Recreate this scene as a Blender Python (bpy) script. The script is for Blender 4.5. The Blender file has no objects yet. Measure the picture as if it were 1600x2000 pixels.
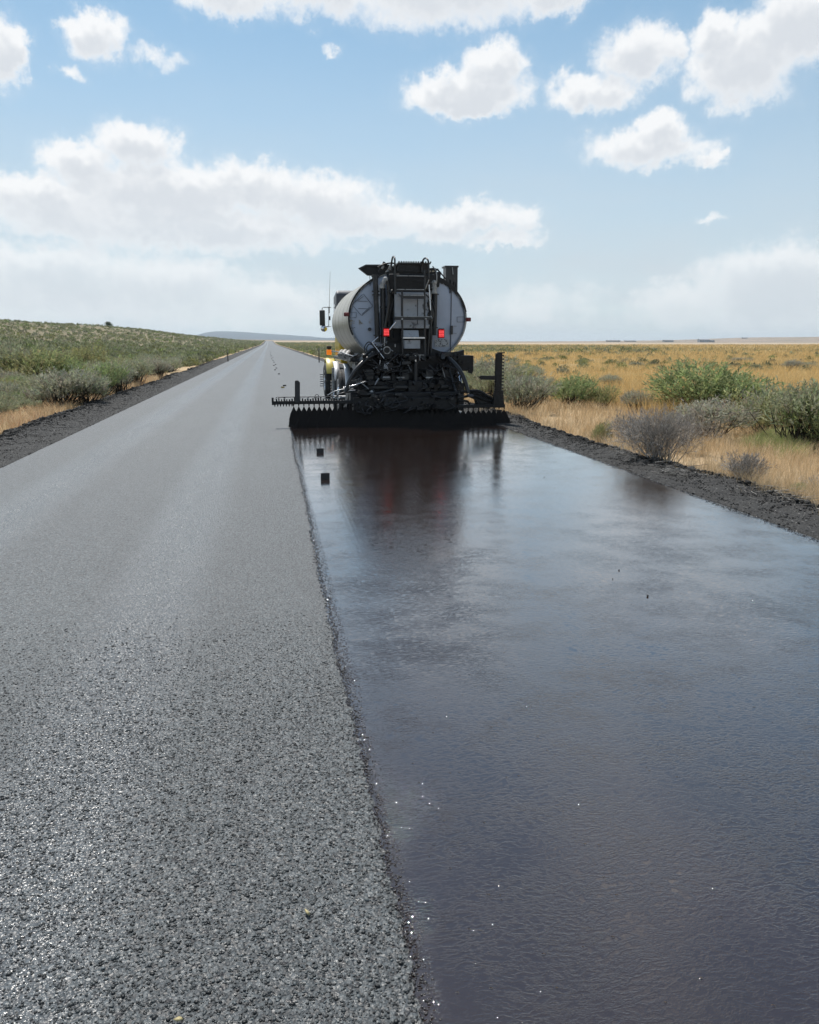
import bpy, math, random
import numpy as np
from mathutils import Vector, Matrix
R = math.radians
random.seed(7); rng = np.random.default_rng(7)
sc = bpy.context.scene
COL = sc.collection

# ------------------------------------------------------------------ camera
H = 1.6
PITCH = math.atan(332/1600); YAW = math.atan(275*math.cos(PITCH)/1600)
cam_d = bpy.data.cameras.new('camera'); cam = bpy.data.objects.new('camera', cam_d); COL.objects.link(cam)
cam.location = (0, 0, H); cam.rotation_euler = (math.pi/2-PITCH, 0, -YAW)
cam_d.sensor_fit = 'VERTICAL'; cam_d.sensor_height = 36; cam_d.lens = 28.8
cam_d.clip_start = .05; cam_d.clip_end = 40000
sc.camera = cam
sc.view_settings.view_transform = 'Standard'; sc.view_settings.look = 'None'
sc.view_settings.exposure = 0.25; sc.view_settings.gamma = 1
sc.view_settings.use_curve_mapping = False
sc.cycles.use_denoising = True
sc.cycles.max_bounces = 6; sc.cycles.transparent_max_bounces = 8
sc.cycles.volume_bounces = 0
# surveying helpers: where a sight line seen in the photograph meets a real plane
_f = np.array([math.sin(YAW)*math.cos(PITCH), math.cos(YAW)*math.cos(PITCH), -math.sin(PITCH)])
_r = np.array([math.cos(YAW), -math.sin(YAW), 0]); _u = np.cross(_r, _f)
def ray(px, py): return _f + _r*(px-800)/1600 - _u*(py-1000)/1600
def at(px, py, Y):
    d = ray(px, py); t = Y/d[1]; return Vector((d[0]*t, Y, H+d[2]*t))
def gnd(px, py, z=0.):
    d = ray(px, py); t = (z-H)/d[2]; return Vector((d[0]*t, d[1]*t, z))

# ------------------------------------------------------------------ sun and sky
SUN_EL, SUN_AZ = R(58), R(-14)          # azimuth measured from the road's direction (+Y), negative = left
SUN_DIR = Vector((math.sin(SUN_AZ)*math.cos(SUN_EL), math.cos(SUN_AZ)*math.cos(SUN_EL), math.sin(SUN_EL)))
sd = bpy.data.lights.new('sun', 'SUN'); sd.energy = 4.4; sd.angle = R(.53); sd.color = (1, .955, .89)
so = bpy.data.objects.new('sun', sd); COL.objects.link(so); so.location = (0, 0, 30)
so.rotation_euler = (-SUN_DIR).to_track_quat('-Z', 'Y').to_euler()

W = bpy.data.worlds.new('World'); sc.world = W; W.use_nodes = True
class NB:
    """terse node builder"""
    def __init__(s, nt): s.nt = nt
    def n(s, typ, inputs=(), **kw):
        nd = s.nt.nodes.new(typ)
        for k, v in kw.items(): setattr(nd, k, v)
        for k, v in (inputs.items() if isinstance(inputs, dict) else enumerate(inputs)):
            if v is None: continue
            if isinstance(v, bpy.types.NodeSocket): s.nt.links.new(v, nd.inputs[k])
            else: nd.inputs[k].default_value = v
        return nd
    def m(s, op, a, b=None, c=None, clamp=False):
        nd = s.nt.nodes.new('ShaderNodeMath'); nd.operation = op; nd.use_clamp = clamp
        for i, v in enumerate((a, b, c)):
            if v is None: continue
            if isinstance(v, bpy.types.NodeSocket): s.nt.links.new(v, nd.inputs[i])
            else: nd.inputs[i].default_value = v
        return nd.outputs[0]
    def v(s, op, a, b=None, c=None):
        nd = s.nt.nodes.new('ShaderNodeVectorMath'); nd.operation = op
        for i, x in enumerate((a, b, c)):
            if x is None: continue
            if isinstance(x, bpy.types.NodeSocket): s.nt.links.new(x, nd.inputs[i])
            else: nd.inputs[i].default_value = x
        return nd.outputs['Value'] if op in ('DOT_PRODUCT', 'LENGTH', 'DISTANCE') else nd.outputs[0]
    def ramp(s, x, a, b, smooth=True, lo=0., hi=1.):
        nd = s.nt.nodes.new('ShaderNodeMapRange'); nd.interpolation_type = 'SMOOTHSTEP' if smooth else 'LINEAR'
        if isinstance(x, bpy.types.NodeSocket): s.nt.links.new(x, nd.inputs[0])
        else: nd.inputs[0].default_value = x
        nd.inputs[1].default_value = a; nd.inputs[2].default_value = b
        nd.inputs[3].default_value = lo; nd.inputs[4].default_value = hi
        return nd.outputs[0]
    def mix(s, f, a, b, blend='MIX'):
        nd = s.nt.nodes.new('ShaderNodeMix'); nd.data_type = 'RGBA'; nd.blend_type = blend
        for i, x in ((0, f), (6, a), (7, b)):
            if isinstance(x, bpy.types.NodeSocket): s.nt.links.new(x, nd.inputs[i])
            elif i == 0: nd.inputs[0].default_value = x
            else: nd.inputs[i].default_value = (*x[:3], 1)
        return nd.outputs[2]
    def noise(s, vec, scale, detail=4., rough=.55, lac=2., dist=0., col=False):
        nd = s.n('ShaderNodeTexNoise', {'Vector': vec, 'Scale': scale, 'Detail': detail, 'Roughness': rough, 'Lacunarity': lac, 'Distortion': dist})
        return nd.outputs['Color' if col else 'Fac']

# each cloud of the photograph as soft ellipses at its own azimuth and elevation: (x, y, rx, ry up, ry down, strength)
CLOUDS = [(880,-40,260,95,112,1),(620,-30,150,70,75,1),(440,-20,125,60,60,1),(1080,-20,95,60,60,1),
 (5,90,55,85,85,1),(190,62,85,58,68,1),(150,45,50,35,30,.8),(135,146,32,22,22,.6),
 (920,190,145,75,40,1.1),(965,130,75,62,50,1),(855,175,75,50,45,1),
 (1240,110,95,78,70,1.05),(1150,185,100,50,48,1),(1300,90,45,40,40,.8),
 (1450,130,140,95,92,1.1),(1560,50,130,90,90,1.1),(1395,65,70,55,60,1),
 (1265,290,150,48,46,1),(1290,255,62,48,45,1),(1380,300,45,25,22,.8),
 (265,285,105,58,60,1.1),(160,315,90,50,60,1),(60,380,150,50,70,1),(320,375,230,75,80,1.1),(480,360,150,58,70,1),
 (610,385,165,60,70,1),(700,430,150,50,50,.95),(380,445,380,55,60,1),(120,420,200,60,60,.9),(930,425,115,42,38,.95),(1010,430,60,32,30,.8),(980,470,85,28,20,.8),(850,440,110,35,35,.85),
 (120,540,260,80,110,1),(330,560,220,72,90,.95),(520,590,160,60,60,.8),(1530,570,230,112,110,1.1),(1330,600,150,60,60,.75),(1050,590,160,50,50,.5),(1385,427,34,14,12,.55),(645,92,22,16,14,.5),(310,110,60,22,22,.4),(700,483,50,12,14,.4)]
def azel(px, py):
    d = ray(px, py); return math.atan2(d[0], d[1]), math.atan2(d[2], math.hypot(d[0], d[1]))
def density_group(full=True):
    g = bpy.data.node_groups.new('cloud_density', 'ShaderNodeTree')
    g.interface.new_socket('P', in_out='INPUT', socket_type='NodeSocketVector')
    g.interface.new_socket('Density', in_out='OUTPUT', socket_type='NodeSocketFloat')
    b = NB(g); gi = g.nodes.new('NodeGroupInput'); go = g.nodes.new('NodeGroupOutput')
    P = gi.outputs[0]
    w1 = b.v('SUBTRACT', b.noise(P, 9, 3, .6, col=True), (.5, .5, .5))
    w2 = b.v('SUBTRACT', b.noise(P, 42, 4 if full else 2, .62, col=True), (.5, .5, .5))
    Q = b.v('MULTIPLY_ADD', w1, (.038, .026, 0), P)
    Q = b.v('MULTIPLY_ADD', w2, (.046, .040, 0), Q)
    D = None
    for (x, y, rx, ru, rd, st) in CLOUDS:
        a, e = azel(x, y); a2, _ = azel(x+rx, y); _, e2 = azel(x, y-ru); _, e3 = azel(x, y+rd)
        ra, up, dn = abs(a2-a), abs(e2-e), abs(e-e3)
        d = b.v('SUBTRACT', Q, (a, e, 0))
        d1 = b.v('MULTIPLY', b.v('MAXIMUM', d, (-9, 0, 0)), (1/ra, 1/up, 0))
        d2 = b.v('MULTIPLY_ADD', b.v('MINIMUM', d, (0, 0, 0)), (0, 1/dn, 0), d1)
        v = b.m('MULTIPLY_ADD', b.v('DOT_PRODUCT', d2, d2), -st, st)
        D = v if D is None else b.m('SMOOTH_MAX', D, v, .25)
    # the rest of the sky, beyond the frame: scattered cumulus of the same kind
    sx = g.nodes.new('ShaderNodeSeparateXYZ'); g.links.new(P, sx.inputs[0])
    az, el = sx.outputs[0], sx.outputs[1]
    out = b.m('MAXIMUM', b.ramp(el, R(20.5), R(25)), b.m('MAXIMUM', b.ramp(az, R(37), R(42)), b.ramp(az, R(-18.5), R(-23))))
    low = b.noise(b.v('MULTIPLY', P, (1, 1.7, 0)), 3.1, 5, .55)
    gen = b.m('MULTIPLY_ADD', b.ramp(low, .50, .70, False), 1.5, -.35)
    gen = b.m('SUBTRACT', gen, b.m('MULTIPLY', b.m('SUBTRACT', 1, out), 2.0))
    D = b.m('MAXIMUM', D, gen)
    if not full: g.links.new(D, go.inputs[0]); return g
    bil = b.m('ABSOLUTE', b.m('SUBTRACT', b.noise(P, 34, 4, .6), .5))
    fine = b.noise(P, 22, 7, .64)
    D = b.m('ADD', D, b.m('MULTIPLY', b.m('SUBTRACT', fine, .5), 1.45))
    D = b.m('SUBTRACT', D, b.m('MULTIPLY', bil, .55))
    g.links.new(D, go.inputs[0]); return g
wb = NB(W.node_tree); wn = W.node_tree.nodes; bg = wn['Background']
sky = wb.n('ShaderNodeTexSky', sky_type='NISHITA'); sky.sun_disc = False
sky.sun_elevation = SUN_EL; sky.sun_rotation = SUN_AZ
sky.air_density = 1.0; sky.dust_density = 0.6; sky.ozone_density = 1.6; sky.altitude = 1300
tc = wn.new('ShaderNodeTexCoord'); sep = wn.new('ShaderNodeSeparateXYZ'); W.node_tree.links.new(tc.outputs['Generated'], sep.inputs[0])
X_, Y_, Z_ = sep.outputs
az = wb.m('ARCTAN2', X_, Y_)
el = wb.m('ARCSINE', Z_)
P = wb.n('ShaderNodeCombineXYZ', [az, el, 0.]).outputs[0]
gr, gs = density_group(), density_group(False)
def dens(vec, g_=None):
    nd = wn.new('ShaderNodeGroup'); nd.node_tree = g_ or gr; W.node_tree.links.new(vec, nd.inputs[0]); return nd.outputs[0]
D0 = dens(P); D1 = dens(wb.v('ADD', P, (-.004, .015, 0)), gs)
alpha = wb.m('ADD', wb.m('MULTIPLY', wb.ramp(D0, -.08, .72), .9), wb.m('MULTIPLY', wb.ramp(D0, -.7, .5), .1))
thick = wb.m('MULTIPLY', wb.ramp(D1, .15, 1.0), wb.ramp(D0, .15, .95))
k = .84/.1                                                          # background strength is .1
CB = tuple(c*k for c in (.96, .97, .98)); CS = tuple(c*k for c in (.72, .755, .80))
ccol = wb.mix(thick, CB, CS)
skyc = wb.mix(1, sky.outputs[0], (.88, 1.08, 1.02), 'MULTIPLY'); skyc = wb.mix(wb.ramp(el, R(14), R(42), True, .26, .03), skyc, tuple(c*k for c in (.50, .68, .80)))
veil = wb.m('MULTIPLY', wb.ramp(el, R(22), R(1.)), wb.m('MULTIPLY_ADD', wb.noise(wb.v('MULTIPLY', P, (1, 3.5, 0)), 5, 5, .55), .5, .62), clamp=True)
veil = wb.m('MULTIPLY', veil, 1.0)
base = wb.mix(veil, skyc, tuple(c*k for c in (.63, .695, .755)))
low_fade = wb.ramp(el, R(0.), R(10), True, .5, 1)
final = wb.mix(wb.m('MULTIPLY', alpha, wb.m('MULTIPLY', low_fade, .97)), base, ccol)
W.node_tree.links.new(final, bg.inputs[0]); bg.inputs[1].default_value = .1
W.cycles.sampling_method = 'MANUAL'; W.cycles.sample_map_resolution = 512

# ------------------------------------------------------------------ materials
M = {}
def new_mat(name):
    m = bpy.data.materials.new(name); m.use_nodes = True; M[name] = m
    return m, NB(m.node_tree), m.node_tree.nodes['Principled BSDF']
def mat(name, col, rough=.5, metal=0., var=.15, vscale=6., dirt=None, dirt_amt=.5, dirt_scale=3., bump=0., bscale=40., spec=.5, coat=0., emit=None):
    m, b, p = new_mat(name)
    t = b.n('ShaderNodeTexCoord').outputs['Object']
    n1 = b.noise(t, vscale, 5, .6)
    c = b.mix(b.ramp(n1, .3, .7, False), tuple(x*(1-var) for x in col), tuple(min(1, x*(1+var)) for x in col))
    if dirt:
        n2 = b.noise(t, dirt_scale, 8, .65, dist=.6)
        c = b.mix(b.m('MULTIPLY', b.ramp(n2, .62-dirt_amt*.3, .72-dirt_amt*.2), .9), c, dirt)
    m.node_tree.links.new(c, p.inputs['Base Color'])
    m.node_tree.links.new(b.m('MULTIPLY_ADD', b.noise(t, vscale*2.3, 4), .25, rough-.12, clamp=True), p.inputs['Roughness'])
    p.inputs['Metallic'].default_value = metal; p.inputs['Specular IOR Level'].default_value = spec
    p.inputs['Coat Weight'].default_value = coat
    if bump:
        bn = b.n('ShaderNodeBump', {'Strength': 1., 'Distance': bump, 'Height': b.noise(t, bscale, 5, .6)})
        m.node_tree.links.new(bn.outputs[0], p.inputs['Normal'])
    if emit:
        p.inputs['Emission Color'].default_value = (*emit[:3], 1); p.inputs['Emission Strength'].default_value = emit[3]
    return m
def attr_mat(name, rough=.7, var=.25, sub=0., spec=.3):
    """material that takes each leaf's, blade's or stone's own colour from an attribute"""
    m, b, p = new_mat(name)
    a = b.n('ShaderNodeAttribute', attribute_name='tint').outputs['Color']
    m.node_tree.links.new(a, p.inputs['Base Color']); p.inputs['Roughness'].default_value = rough
    p.inputs['Specular IOR Level'].default_value = spec
    if sub:
        tr = b.n('ShaderNodeBsdfTranslucent', {'Color': a})
        mx = b.n('ShaderNodeMixShader', [sub, p.outputs[0], tr.outputs[0]])
        m.node_tree.links.new(mx.outputs[0], m.node_tree.nodes['Material Output'].inputs[0])
    return m

# ------------------------------------------------------------------ object helpers
def tag(o, label=None, cat=None, group=None, kind=None):
    for k_, v_ in (('label', label), ('category', cat), ('group', group), ('kind', kind)):
        if v_: o[k_] = v_
    return o
def mesh_np(name, V, F, mats, tint=None, smooth=False, mi=None):
    """mesh straight from arrays; F is (n,3) or (n,4)"""
    V = np.asarray(V, np.float32); F = np.asarray(F, np.int32); me = bpy.data.meshes.new(name)
    n, k_ = F.shape
    me.vertices.add(len(V)); me.vertices.foreach_set('co', V.ravel())
    me.loops.add(n*k_); me.loops.foreach_set('vertex_index', F.ravel())
    me.polygons.add(n); me.polygons.foreach_set('loop_start', np.arange(0, n*k_, k_, dtype=np.int32))
    if mi is not None: me.polygons.foreach_set('material_index', np.asarray(mi, np.int32))
    if tint is not None:
        a = me.color_attributes.new('tint', 'FLOAT_COLOR', 'POINT'); t = np.ones((len(V), 4), np.float32); t[:, :3] = tint
        a.data.foreach_set('color', t.ravel())
    for m_ in (mats if isinstance(mats, (list, tuple)) else [mats]): me.materials.append(m_)
    if smooth: me.polygons.foreach_set('use_smooth', np.ones(n, bool))
    me.update(calc_edges=True); return me
def link(name, me, parent=None, loc=(0, 0, 0), rz=0., s=1.):
    o = bpy.data.objects.new(name, me); COL.objects.link(o); o.location = loc; o.rotation_euler = (0, 0, rz)
    o.scale = (s, s, s) if not isinstance(s, tuple) else s
    if parent: o.parent = parent
    return o
def vnoise(x, y, seed=0):
    """cheap smooth value noise on arrays"""
    x = np.asarray(x, float); y = np.asarray(y, float)
    xi = np.floor(x).astype(np.int64); yi = np.floor(y).astype(np.int64); fx = x-xi; fy = y-yi
    fx = fx*fx*(3-2*fx); fy = fy*fy*(3-2*fy)
    def h(a, b_):
        v_ = (a*374761393+b_*668265263+seed*974634777) & 0x7fffffff
        v_ = ((v_ ^ (v_ >> 13))*1274126177) & 0x7fffffff
        return ((v_ ^ (v_ >> 16)) & 0xffff)/65535.
    return (h(xi, yi)*(1-fx)+h(xi+1, yi)*fx)*(1-fy)+(h(xi, yi+1)*(1-fx)+h(xi+1, yi+1)*fx)*fy
def fbm(x, y, o=4, seed=0):
    s_ = 0; a_ = .5
    for i in range(o): s_ = s_+a_*vnoise(np.asarray(x)*2**i, np.asarray(y)*2**i, seed+i); a_ *= .5
    return s_/(1-.5**o)
# ------------------------------------------------------------------ terrain
WL, WR, EL = .30, 4.42, -3.45        # wet coat from WL to WR, left road edge at EL
def sm(a, b, x): t = np.clip((np.asarray(x, float)-a)/(b-a), 0, 1); return t*t*(3-2*t)
RY = [0, 120, 240, 411, 569, 730, 913, 1300, 1800, 2600]; RZ = [2.5, 5.0, 7.4, 10.2, 10.6, 8.4, 6.3, 4.2, 2, 0]
def road_z(Y): return 3.2*sm(450, 1250, Y)-3.6*sm(1300, 1900, Y)
def ground_z(X, Y):
    X = np.asarray(X, float); Y = np.asarray(Y, float)
    side = sm(5, 9, np.abs(X-.5))
    hill = np.interp(Y, RY, RZ)*np.clip(sm(-11, -95, X)*1.0, 0, 1)*.995
    hill = hill*(1+.10*(fbm(X/60, Y/90, 3, 5)-.5)*2*sm(-15, -60, X))
    swell = (fbm(X/14, Y/14, 3, 2)-.5)*.5*side + (fbm(X/3, Y/3, 2, 9)-.5)*.12*side
    far = sm(500, 4000, np.abs(X))*0
    z = -.06-.16*sm(5.0, 8, np.abs(X-.5))+hill+swell+far+road_z(Y)*(1-sm(60, 500, X))
    under = 1-sm(4.6, 5.1, np.abs(X-.5))
    return z*(1-under)+(road_z(Y)-.06)*under
def spaced(a, b, n, c, s):
    """spacing s at c, growing geometrically outwards"""
    lo, hi = math.asinh((a-c)/s), math.asinh((b-c)/s); return c+s*np.sinh(np.linspace(lo, hi, n))
def grid_mesh(name, xs, ys, zf, mats, smooth=True, tint=None):
    Xg, Yg = np.meshgrid(xs, ys, indexing='ij'); Z = zf(Xg, Yg)
    V = np.stack([Xg, Yg, Z], -1).reshape(-1, 3); nx, ny = Xg.shape
    i = np.arange(nx-1)[:, None]*ny+np.arange(ny-1)[None, :]
    Fq = np.stack([i, i+ny, i+ny+1, i+1], -1).reshape(-1, 4)
    return mesh_np(name, V, Fq, mats, smooth=smooth, tint=tint)

m, b, p = new_mat('terrain'); L = m.node_tree.links
t = b.n('ShaderNodeNewGeometry').outputs['Position']; s_ = b.n('ShaderNodeSeparateXYZ', [t]).outputs
X, Y = s_[0], s_[1]
fl = b.v('MULTIPLY', t, (1, 1, 0))
n_big = b.noise(b.v('MULTIPLY', fl, (.012, .03, 0)), 1, 6, .6)
n_mid = b.noise(b.v('MULTIPLY', fl, (.25, .25, 0)), 1, 6, .65)
n_fin = b.noise(b.v('MULTIPLY', fl, (6, 6, 0)), 1, 6, .7)
straw = b.mix(n_mid, (.42, .30, .175), (.62, .48, .31))
straw = b.mix(b.ramp(n_fin, .35, .65), b.mix(.35, straw, (.20, .13, .07)), straw)
gold = b.mix(b.ramp(n_mid, .3, .7), (.37, .27, .135), (.48, .36, .20))
hillc = b.mix(b.ramp(n_mid, .35, .7), (.15, .14, .09), (.27, .215, .14))
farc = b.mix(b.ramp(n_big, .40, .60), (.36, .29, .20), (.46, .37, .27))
green = b.mix(n_mid, (.13, .15, .085), (.22, .20, .11))
c = b.mix(b.m('MULTIPLY', b.ramp(X, 6, 11), b.ramp(Y, 10, 24)), straw, gold)
gb = b.m('MULTIPLY', b.m('MULTIPLY', b.ramp(Y, 110, 170), b.ramp(Y, 420, 300)), b.ramp(X, 170, 60))
c = b.mix(b.m('MULTIPLY', gb, b.m('MULTIPLY', b.ramp(X, 20, 40), b.ramp(n_big, .30, .5))), c, green)
c = b.mix(b.ramp(b.m('ADD', X, b.ramp(Y, 40, 70, True, 0, -9)), -12, -20), c, hillc)
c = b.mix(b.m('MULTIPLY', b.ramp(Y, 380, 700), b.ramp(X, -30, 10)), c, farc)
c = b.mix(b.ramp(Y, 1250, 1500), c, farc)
L.new(c, p.inputs['Base Color']); p.inputs['Roughness'].default_value = .95; p.inputs['Specular IOR Level'].default_value = .1
L.new(b.n('ShaderNodeBump', {'Strength': .9, 'Distance': .06, 'Height': n_fin}).outputs[0], p.inputs['Normal'])
tag(link('ground', grid_mesh('ground', spaced(-6500, 6500, 320, 0, 2.2), spaced(-40, 11000, 340, 10, 4.), ground_z, M['terrain'])),
    'dry sagebrush plain rising to a low brushy hill left of the road', kind='structure')

def hill_mesh(name, pts, Y0, depth, front, m_, n=160, rough=2., seed=1):
    """a real ridge: silhouette points (pixel x, pixel y) surveyed at distance Y0"""
    px = np.array([q[0] for q in pts], float); py = np.array([q[1] for q in pts], float)
    P3 = [at(a, b_, Y0) for a, b_ in pts]; xs = np.array([v.x for v in P3]); zs = np.array([v.z for v in P3])
    gx = np.linspace(xs[0], xs[-1], n); gz = np.interp(gx, xs, zs)
    ts = np.linspace(-1, 1, 33); V = []
    for t_ in ts:
        prof = (1-abs(t_)**1.6) if t_ < 0 else (1-t_**2)
        yy = Y0+(t_*front if t_ < 0 else t_*depth)
        nz = (fbm(gx/(front*.25), np.full_like(gx, yy/(front*.18)), 4, seed)-.5)*rough*(1-abs(t_))*prof*2
        V.append(np.stack([gx*(1+ (yy-Y0)/Y0*.0), np.full_like(gx, yy), (gz+2)*prof-2+nz*(0 if t_ == 0 else 1)], -1))
    V = np.concatenate(V); i = np.arange(32)[:, None]*n+np.arange(n-1)[None, :]
    return mesh_np(name, V, np.stack([i, i+1, i+n+1, i+n], -1).reshape(-1, 4), m_, smooth=True)
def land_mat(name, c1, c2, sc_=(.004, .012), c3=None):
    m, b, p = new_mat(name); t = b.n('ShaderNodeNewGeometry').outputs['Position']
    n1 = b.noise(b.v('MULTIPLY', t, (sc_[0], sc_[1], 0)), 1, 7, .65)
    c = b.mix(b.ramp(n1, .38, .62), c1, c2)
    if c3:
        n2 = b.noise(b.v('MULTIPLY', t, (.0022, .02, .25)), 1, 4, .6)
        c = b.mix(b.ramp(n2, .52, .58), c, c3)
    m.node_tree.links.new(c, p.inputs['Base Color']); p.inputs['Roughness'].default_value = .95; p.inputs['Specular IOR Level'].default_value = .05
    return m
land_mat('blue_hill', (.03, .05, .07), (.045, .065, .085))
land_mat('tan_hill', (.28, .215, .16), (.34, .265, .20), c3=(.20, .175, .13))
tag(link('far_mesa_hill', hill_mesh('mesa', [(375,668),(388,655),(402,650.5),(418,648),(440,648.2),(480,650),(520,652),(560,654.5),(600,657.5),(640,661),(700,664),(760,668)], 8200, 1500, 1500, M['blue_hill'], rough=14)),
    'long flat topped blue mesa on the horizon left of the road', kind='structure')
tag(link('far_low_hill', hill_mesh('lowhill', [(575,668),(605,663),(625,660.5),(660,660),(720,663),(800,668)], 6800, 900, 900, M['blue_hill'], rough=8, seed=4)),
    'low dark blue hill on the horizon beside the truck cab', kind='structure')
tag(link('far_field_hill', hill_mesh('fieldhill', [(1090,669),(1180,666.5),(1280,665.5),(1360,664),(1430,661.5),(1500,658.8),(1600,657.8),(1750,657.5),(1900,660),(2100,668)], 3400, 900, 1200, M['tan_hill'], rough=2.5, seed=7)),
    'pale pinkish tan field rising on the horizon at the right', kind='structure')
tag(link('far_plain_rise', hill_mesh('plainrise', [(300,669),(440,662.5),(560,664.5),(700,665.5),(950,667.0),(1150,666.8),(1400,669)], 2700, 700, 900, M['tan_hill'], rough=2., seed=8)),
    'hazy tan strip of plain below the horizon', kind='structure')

# ------------------------------------------------------------------ the road: old chip seal, both lanes
m, b, p = new_mat('chip_seal'); L = m.node_tree.links
t = b.n('ShaderNodeNewGeometry').outputs['Position']; s_ = b.n('ShaderNodeSeparateXYZ', [t]).outputs; X, Y = s_[0], s_[1]
vo = b.n('ShaderNodeTexVoronoi', {'Vector': b.v('ADD', t, b.v('MULTIPLY', b.v('SUBTRACT', b.noise(t, 60, 2, col=True), (.5, .5, .5)), (.012, .012, .0))), 'Scale': 78.})
vs = b.n('ShaderNodeTexVoronoi', {'Vector': t, 'Scale': 170.})
dist = vo.outputs['Distance']; cc = b.n('ShaderNodeSeparateColor', [vo.outputs['Color']]).outputs
c2_ = b.n('ShaderNodeSeparateColor', [vs.outputs['Color']]).outputs
chip = b.mix(cc[0], (.016, .020, .022), (.072, .085, .091))
chip = b.mix(b.m('MULTIPLY', c2_[1], .5), chip, (.132, .148, .156))
gap = b.m('MULTIPLY', b.ramp(dist, .5, .85), .85)
c = b.mix(gap, chip, (.018, .019, .02))
c = b.mix(b.ramp(cc[2], .90, .99), c, (.012, .012, .014))
path = b.m('ADD', b.ramp(b.m('ABSOLUTE', b.m('ADD', X, 2.42)), .45, .1), b.ramp(b.m('ABSOLUTE', b.m('ADD', X, .78)), .45, .1))
path = b.m('MULTIPLY', path, b.m('MULTIPLY_ADD', b.noise(b.v('MULTIPLY', t, (2.5, .25, 0)), 1, 4), .8, .4))
blot = b.noise(b.v('MULTIPLY', t, (1.6, .35, 0)), 1, 6, .6)
c = b.mix(b.ramp(blot, .35, .65, True, .26, 0), c, (.03, .03, .033))
c = b.mix(b.m('MULTIPLY', path, .26), c, (.145, .152, .163))  # polished wheel tracks: part of their sheen painted in as a paler grey
L.new(c, p.inputs['Base Color'])
L.new(b.m('SUBTRACT', b.m('MULTIPLY_ADD', cc[1], .2, .42), b.m('MULTIPLY', path, .2)), p.inputs['Roughness'])
p.inputs['Specular IOR Level'].default_value = .5
hgt = b.m('ADD', b.m('MULTIPLY', b.ramp(dist, .9, .15), b.m('MULTIPLY_ADD', cc[1], .6, .5)), b.m('MULTIPLY', vs.outputs['Distance'], -.35))
L.new(b.n('ShaderNodeBump', {'Strength': .85, 'Distance': .0045, 'Height': hgt}).outputs[0], p.inputs['Normal'])
ysr = np.concatenate([np.arange(-6, 20, 1.), np.linspace(20, 1500, 150)])
tag(link('road', grid_mesh('road', np.array([EL-.06, -1.5, WL, 2.4, WR+.06]), ysr, lambda X, Y: road_z(Y)+0*X, M['chip_seal'])),
    'grey chip seal road running straight to the horizon', kind='structure')

# chips of stone one can make out in the near part of the left lane
attr_mat('chip_stone', .5, spec=.4)
def stones(n, pos, size, flat=.55, col=None, seed=1, base='octa'):
    g = np.random.default_rng(seed)
    o = np.array([[1,0,0],[0,1,0],[-1,0,0],[0,-1,0],[0,0,1],[0,0,-1],[.62,.62,.62],[-.6,.62,.5],[-.62,-.6,.6],[.6,-.62,.55]], float)
    F0 = np.array([[4,6,9],[4,7,6],[4,8,7],[4,9,8],[0,6,1],[1,6,7],[1,7,2],[2,7,8],[2,8,3],[3,8,9],[3,9,0],[0,9,6],[5,1,2],[5,2,3],[5,3,0],[5,0,1]])
    k_ = len(o); J = o[None]*(1+g.uniform(-.35, .3, (n, k_, 1)))
    J *= np.stack([g.uniform(.7, 1.35, n), g.uniform(.6, 1.1, n), flat*g.uniform(.7, 1.3, n)], -1)[:, None]
    a = g.uniform(0, 6.28, n); tl = g.normal(0, .28, n); ca, sa, ct, st = np.cos(a), np.sin(a), np.cos(tl), np.sin(tl)
    x, y, z = J[..., 0], J[..., 1], J[..., 2]
    y, z = y*ct[:, None]-z*st[:, None], y*st[:, None]+z*ct[:, None]
    x, y = x*ca[:, None]-y*sa[:, None], x*sa[:, None]+y*ca[:, None]
    V = np.stack([x, y, z], -1)*size[:, None, None]+pos[:, None]
    Fa = (F0[None]+np.arange(n)[:, None, None]*k_).reshape(-1, 3)
    return V.reshape(-1, 3), Fa, np.repeat(col, k_, 0)
n = 80000; yy = 1.2+3.6*rng.random(n)**1.35; xx = -2.35+2.66*rng.random(n)
keep = (xx > -.42*yy-.35) & (rng.random(n) < np.clip((4.9-yy)/1.6, 0, 1)); xx, yy = xx[keep], yy[keep]; n = len(xx)
sz = rng.uniform(.0022, .0050, n)*rng.choice([.7, 1, 1.5], n, p=[.5, .42, .08])
g_ = rng.choice([.015, .035, .065, .11, .18], n, p=[.24, .26, .26, .17, .07])*rng.uniform(.55, .88, n)
colr = np.stack([g_*.88, g_*1.0, g_*1.03], -1); V, Fa, tn = stones(n, np.stack([xx, yy, sz*.1], -1), sz, .5, colr, 3)
tag(link('stone_chips', mesh_np('stone_chips', V, Fa, M['chip_stone'], tint=tn)), 'grey stone chips of the road surface in the foreground', kind='stuff')

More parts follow.
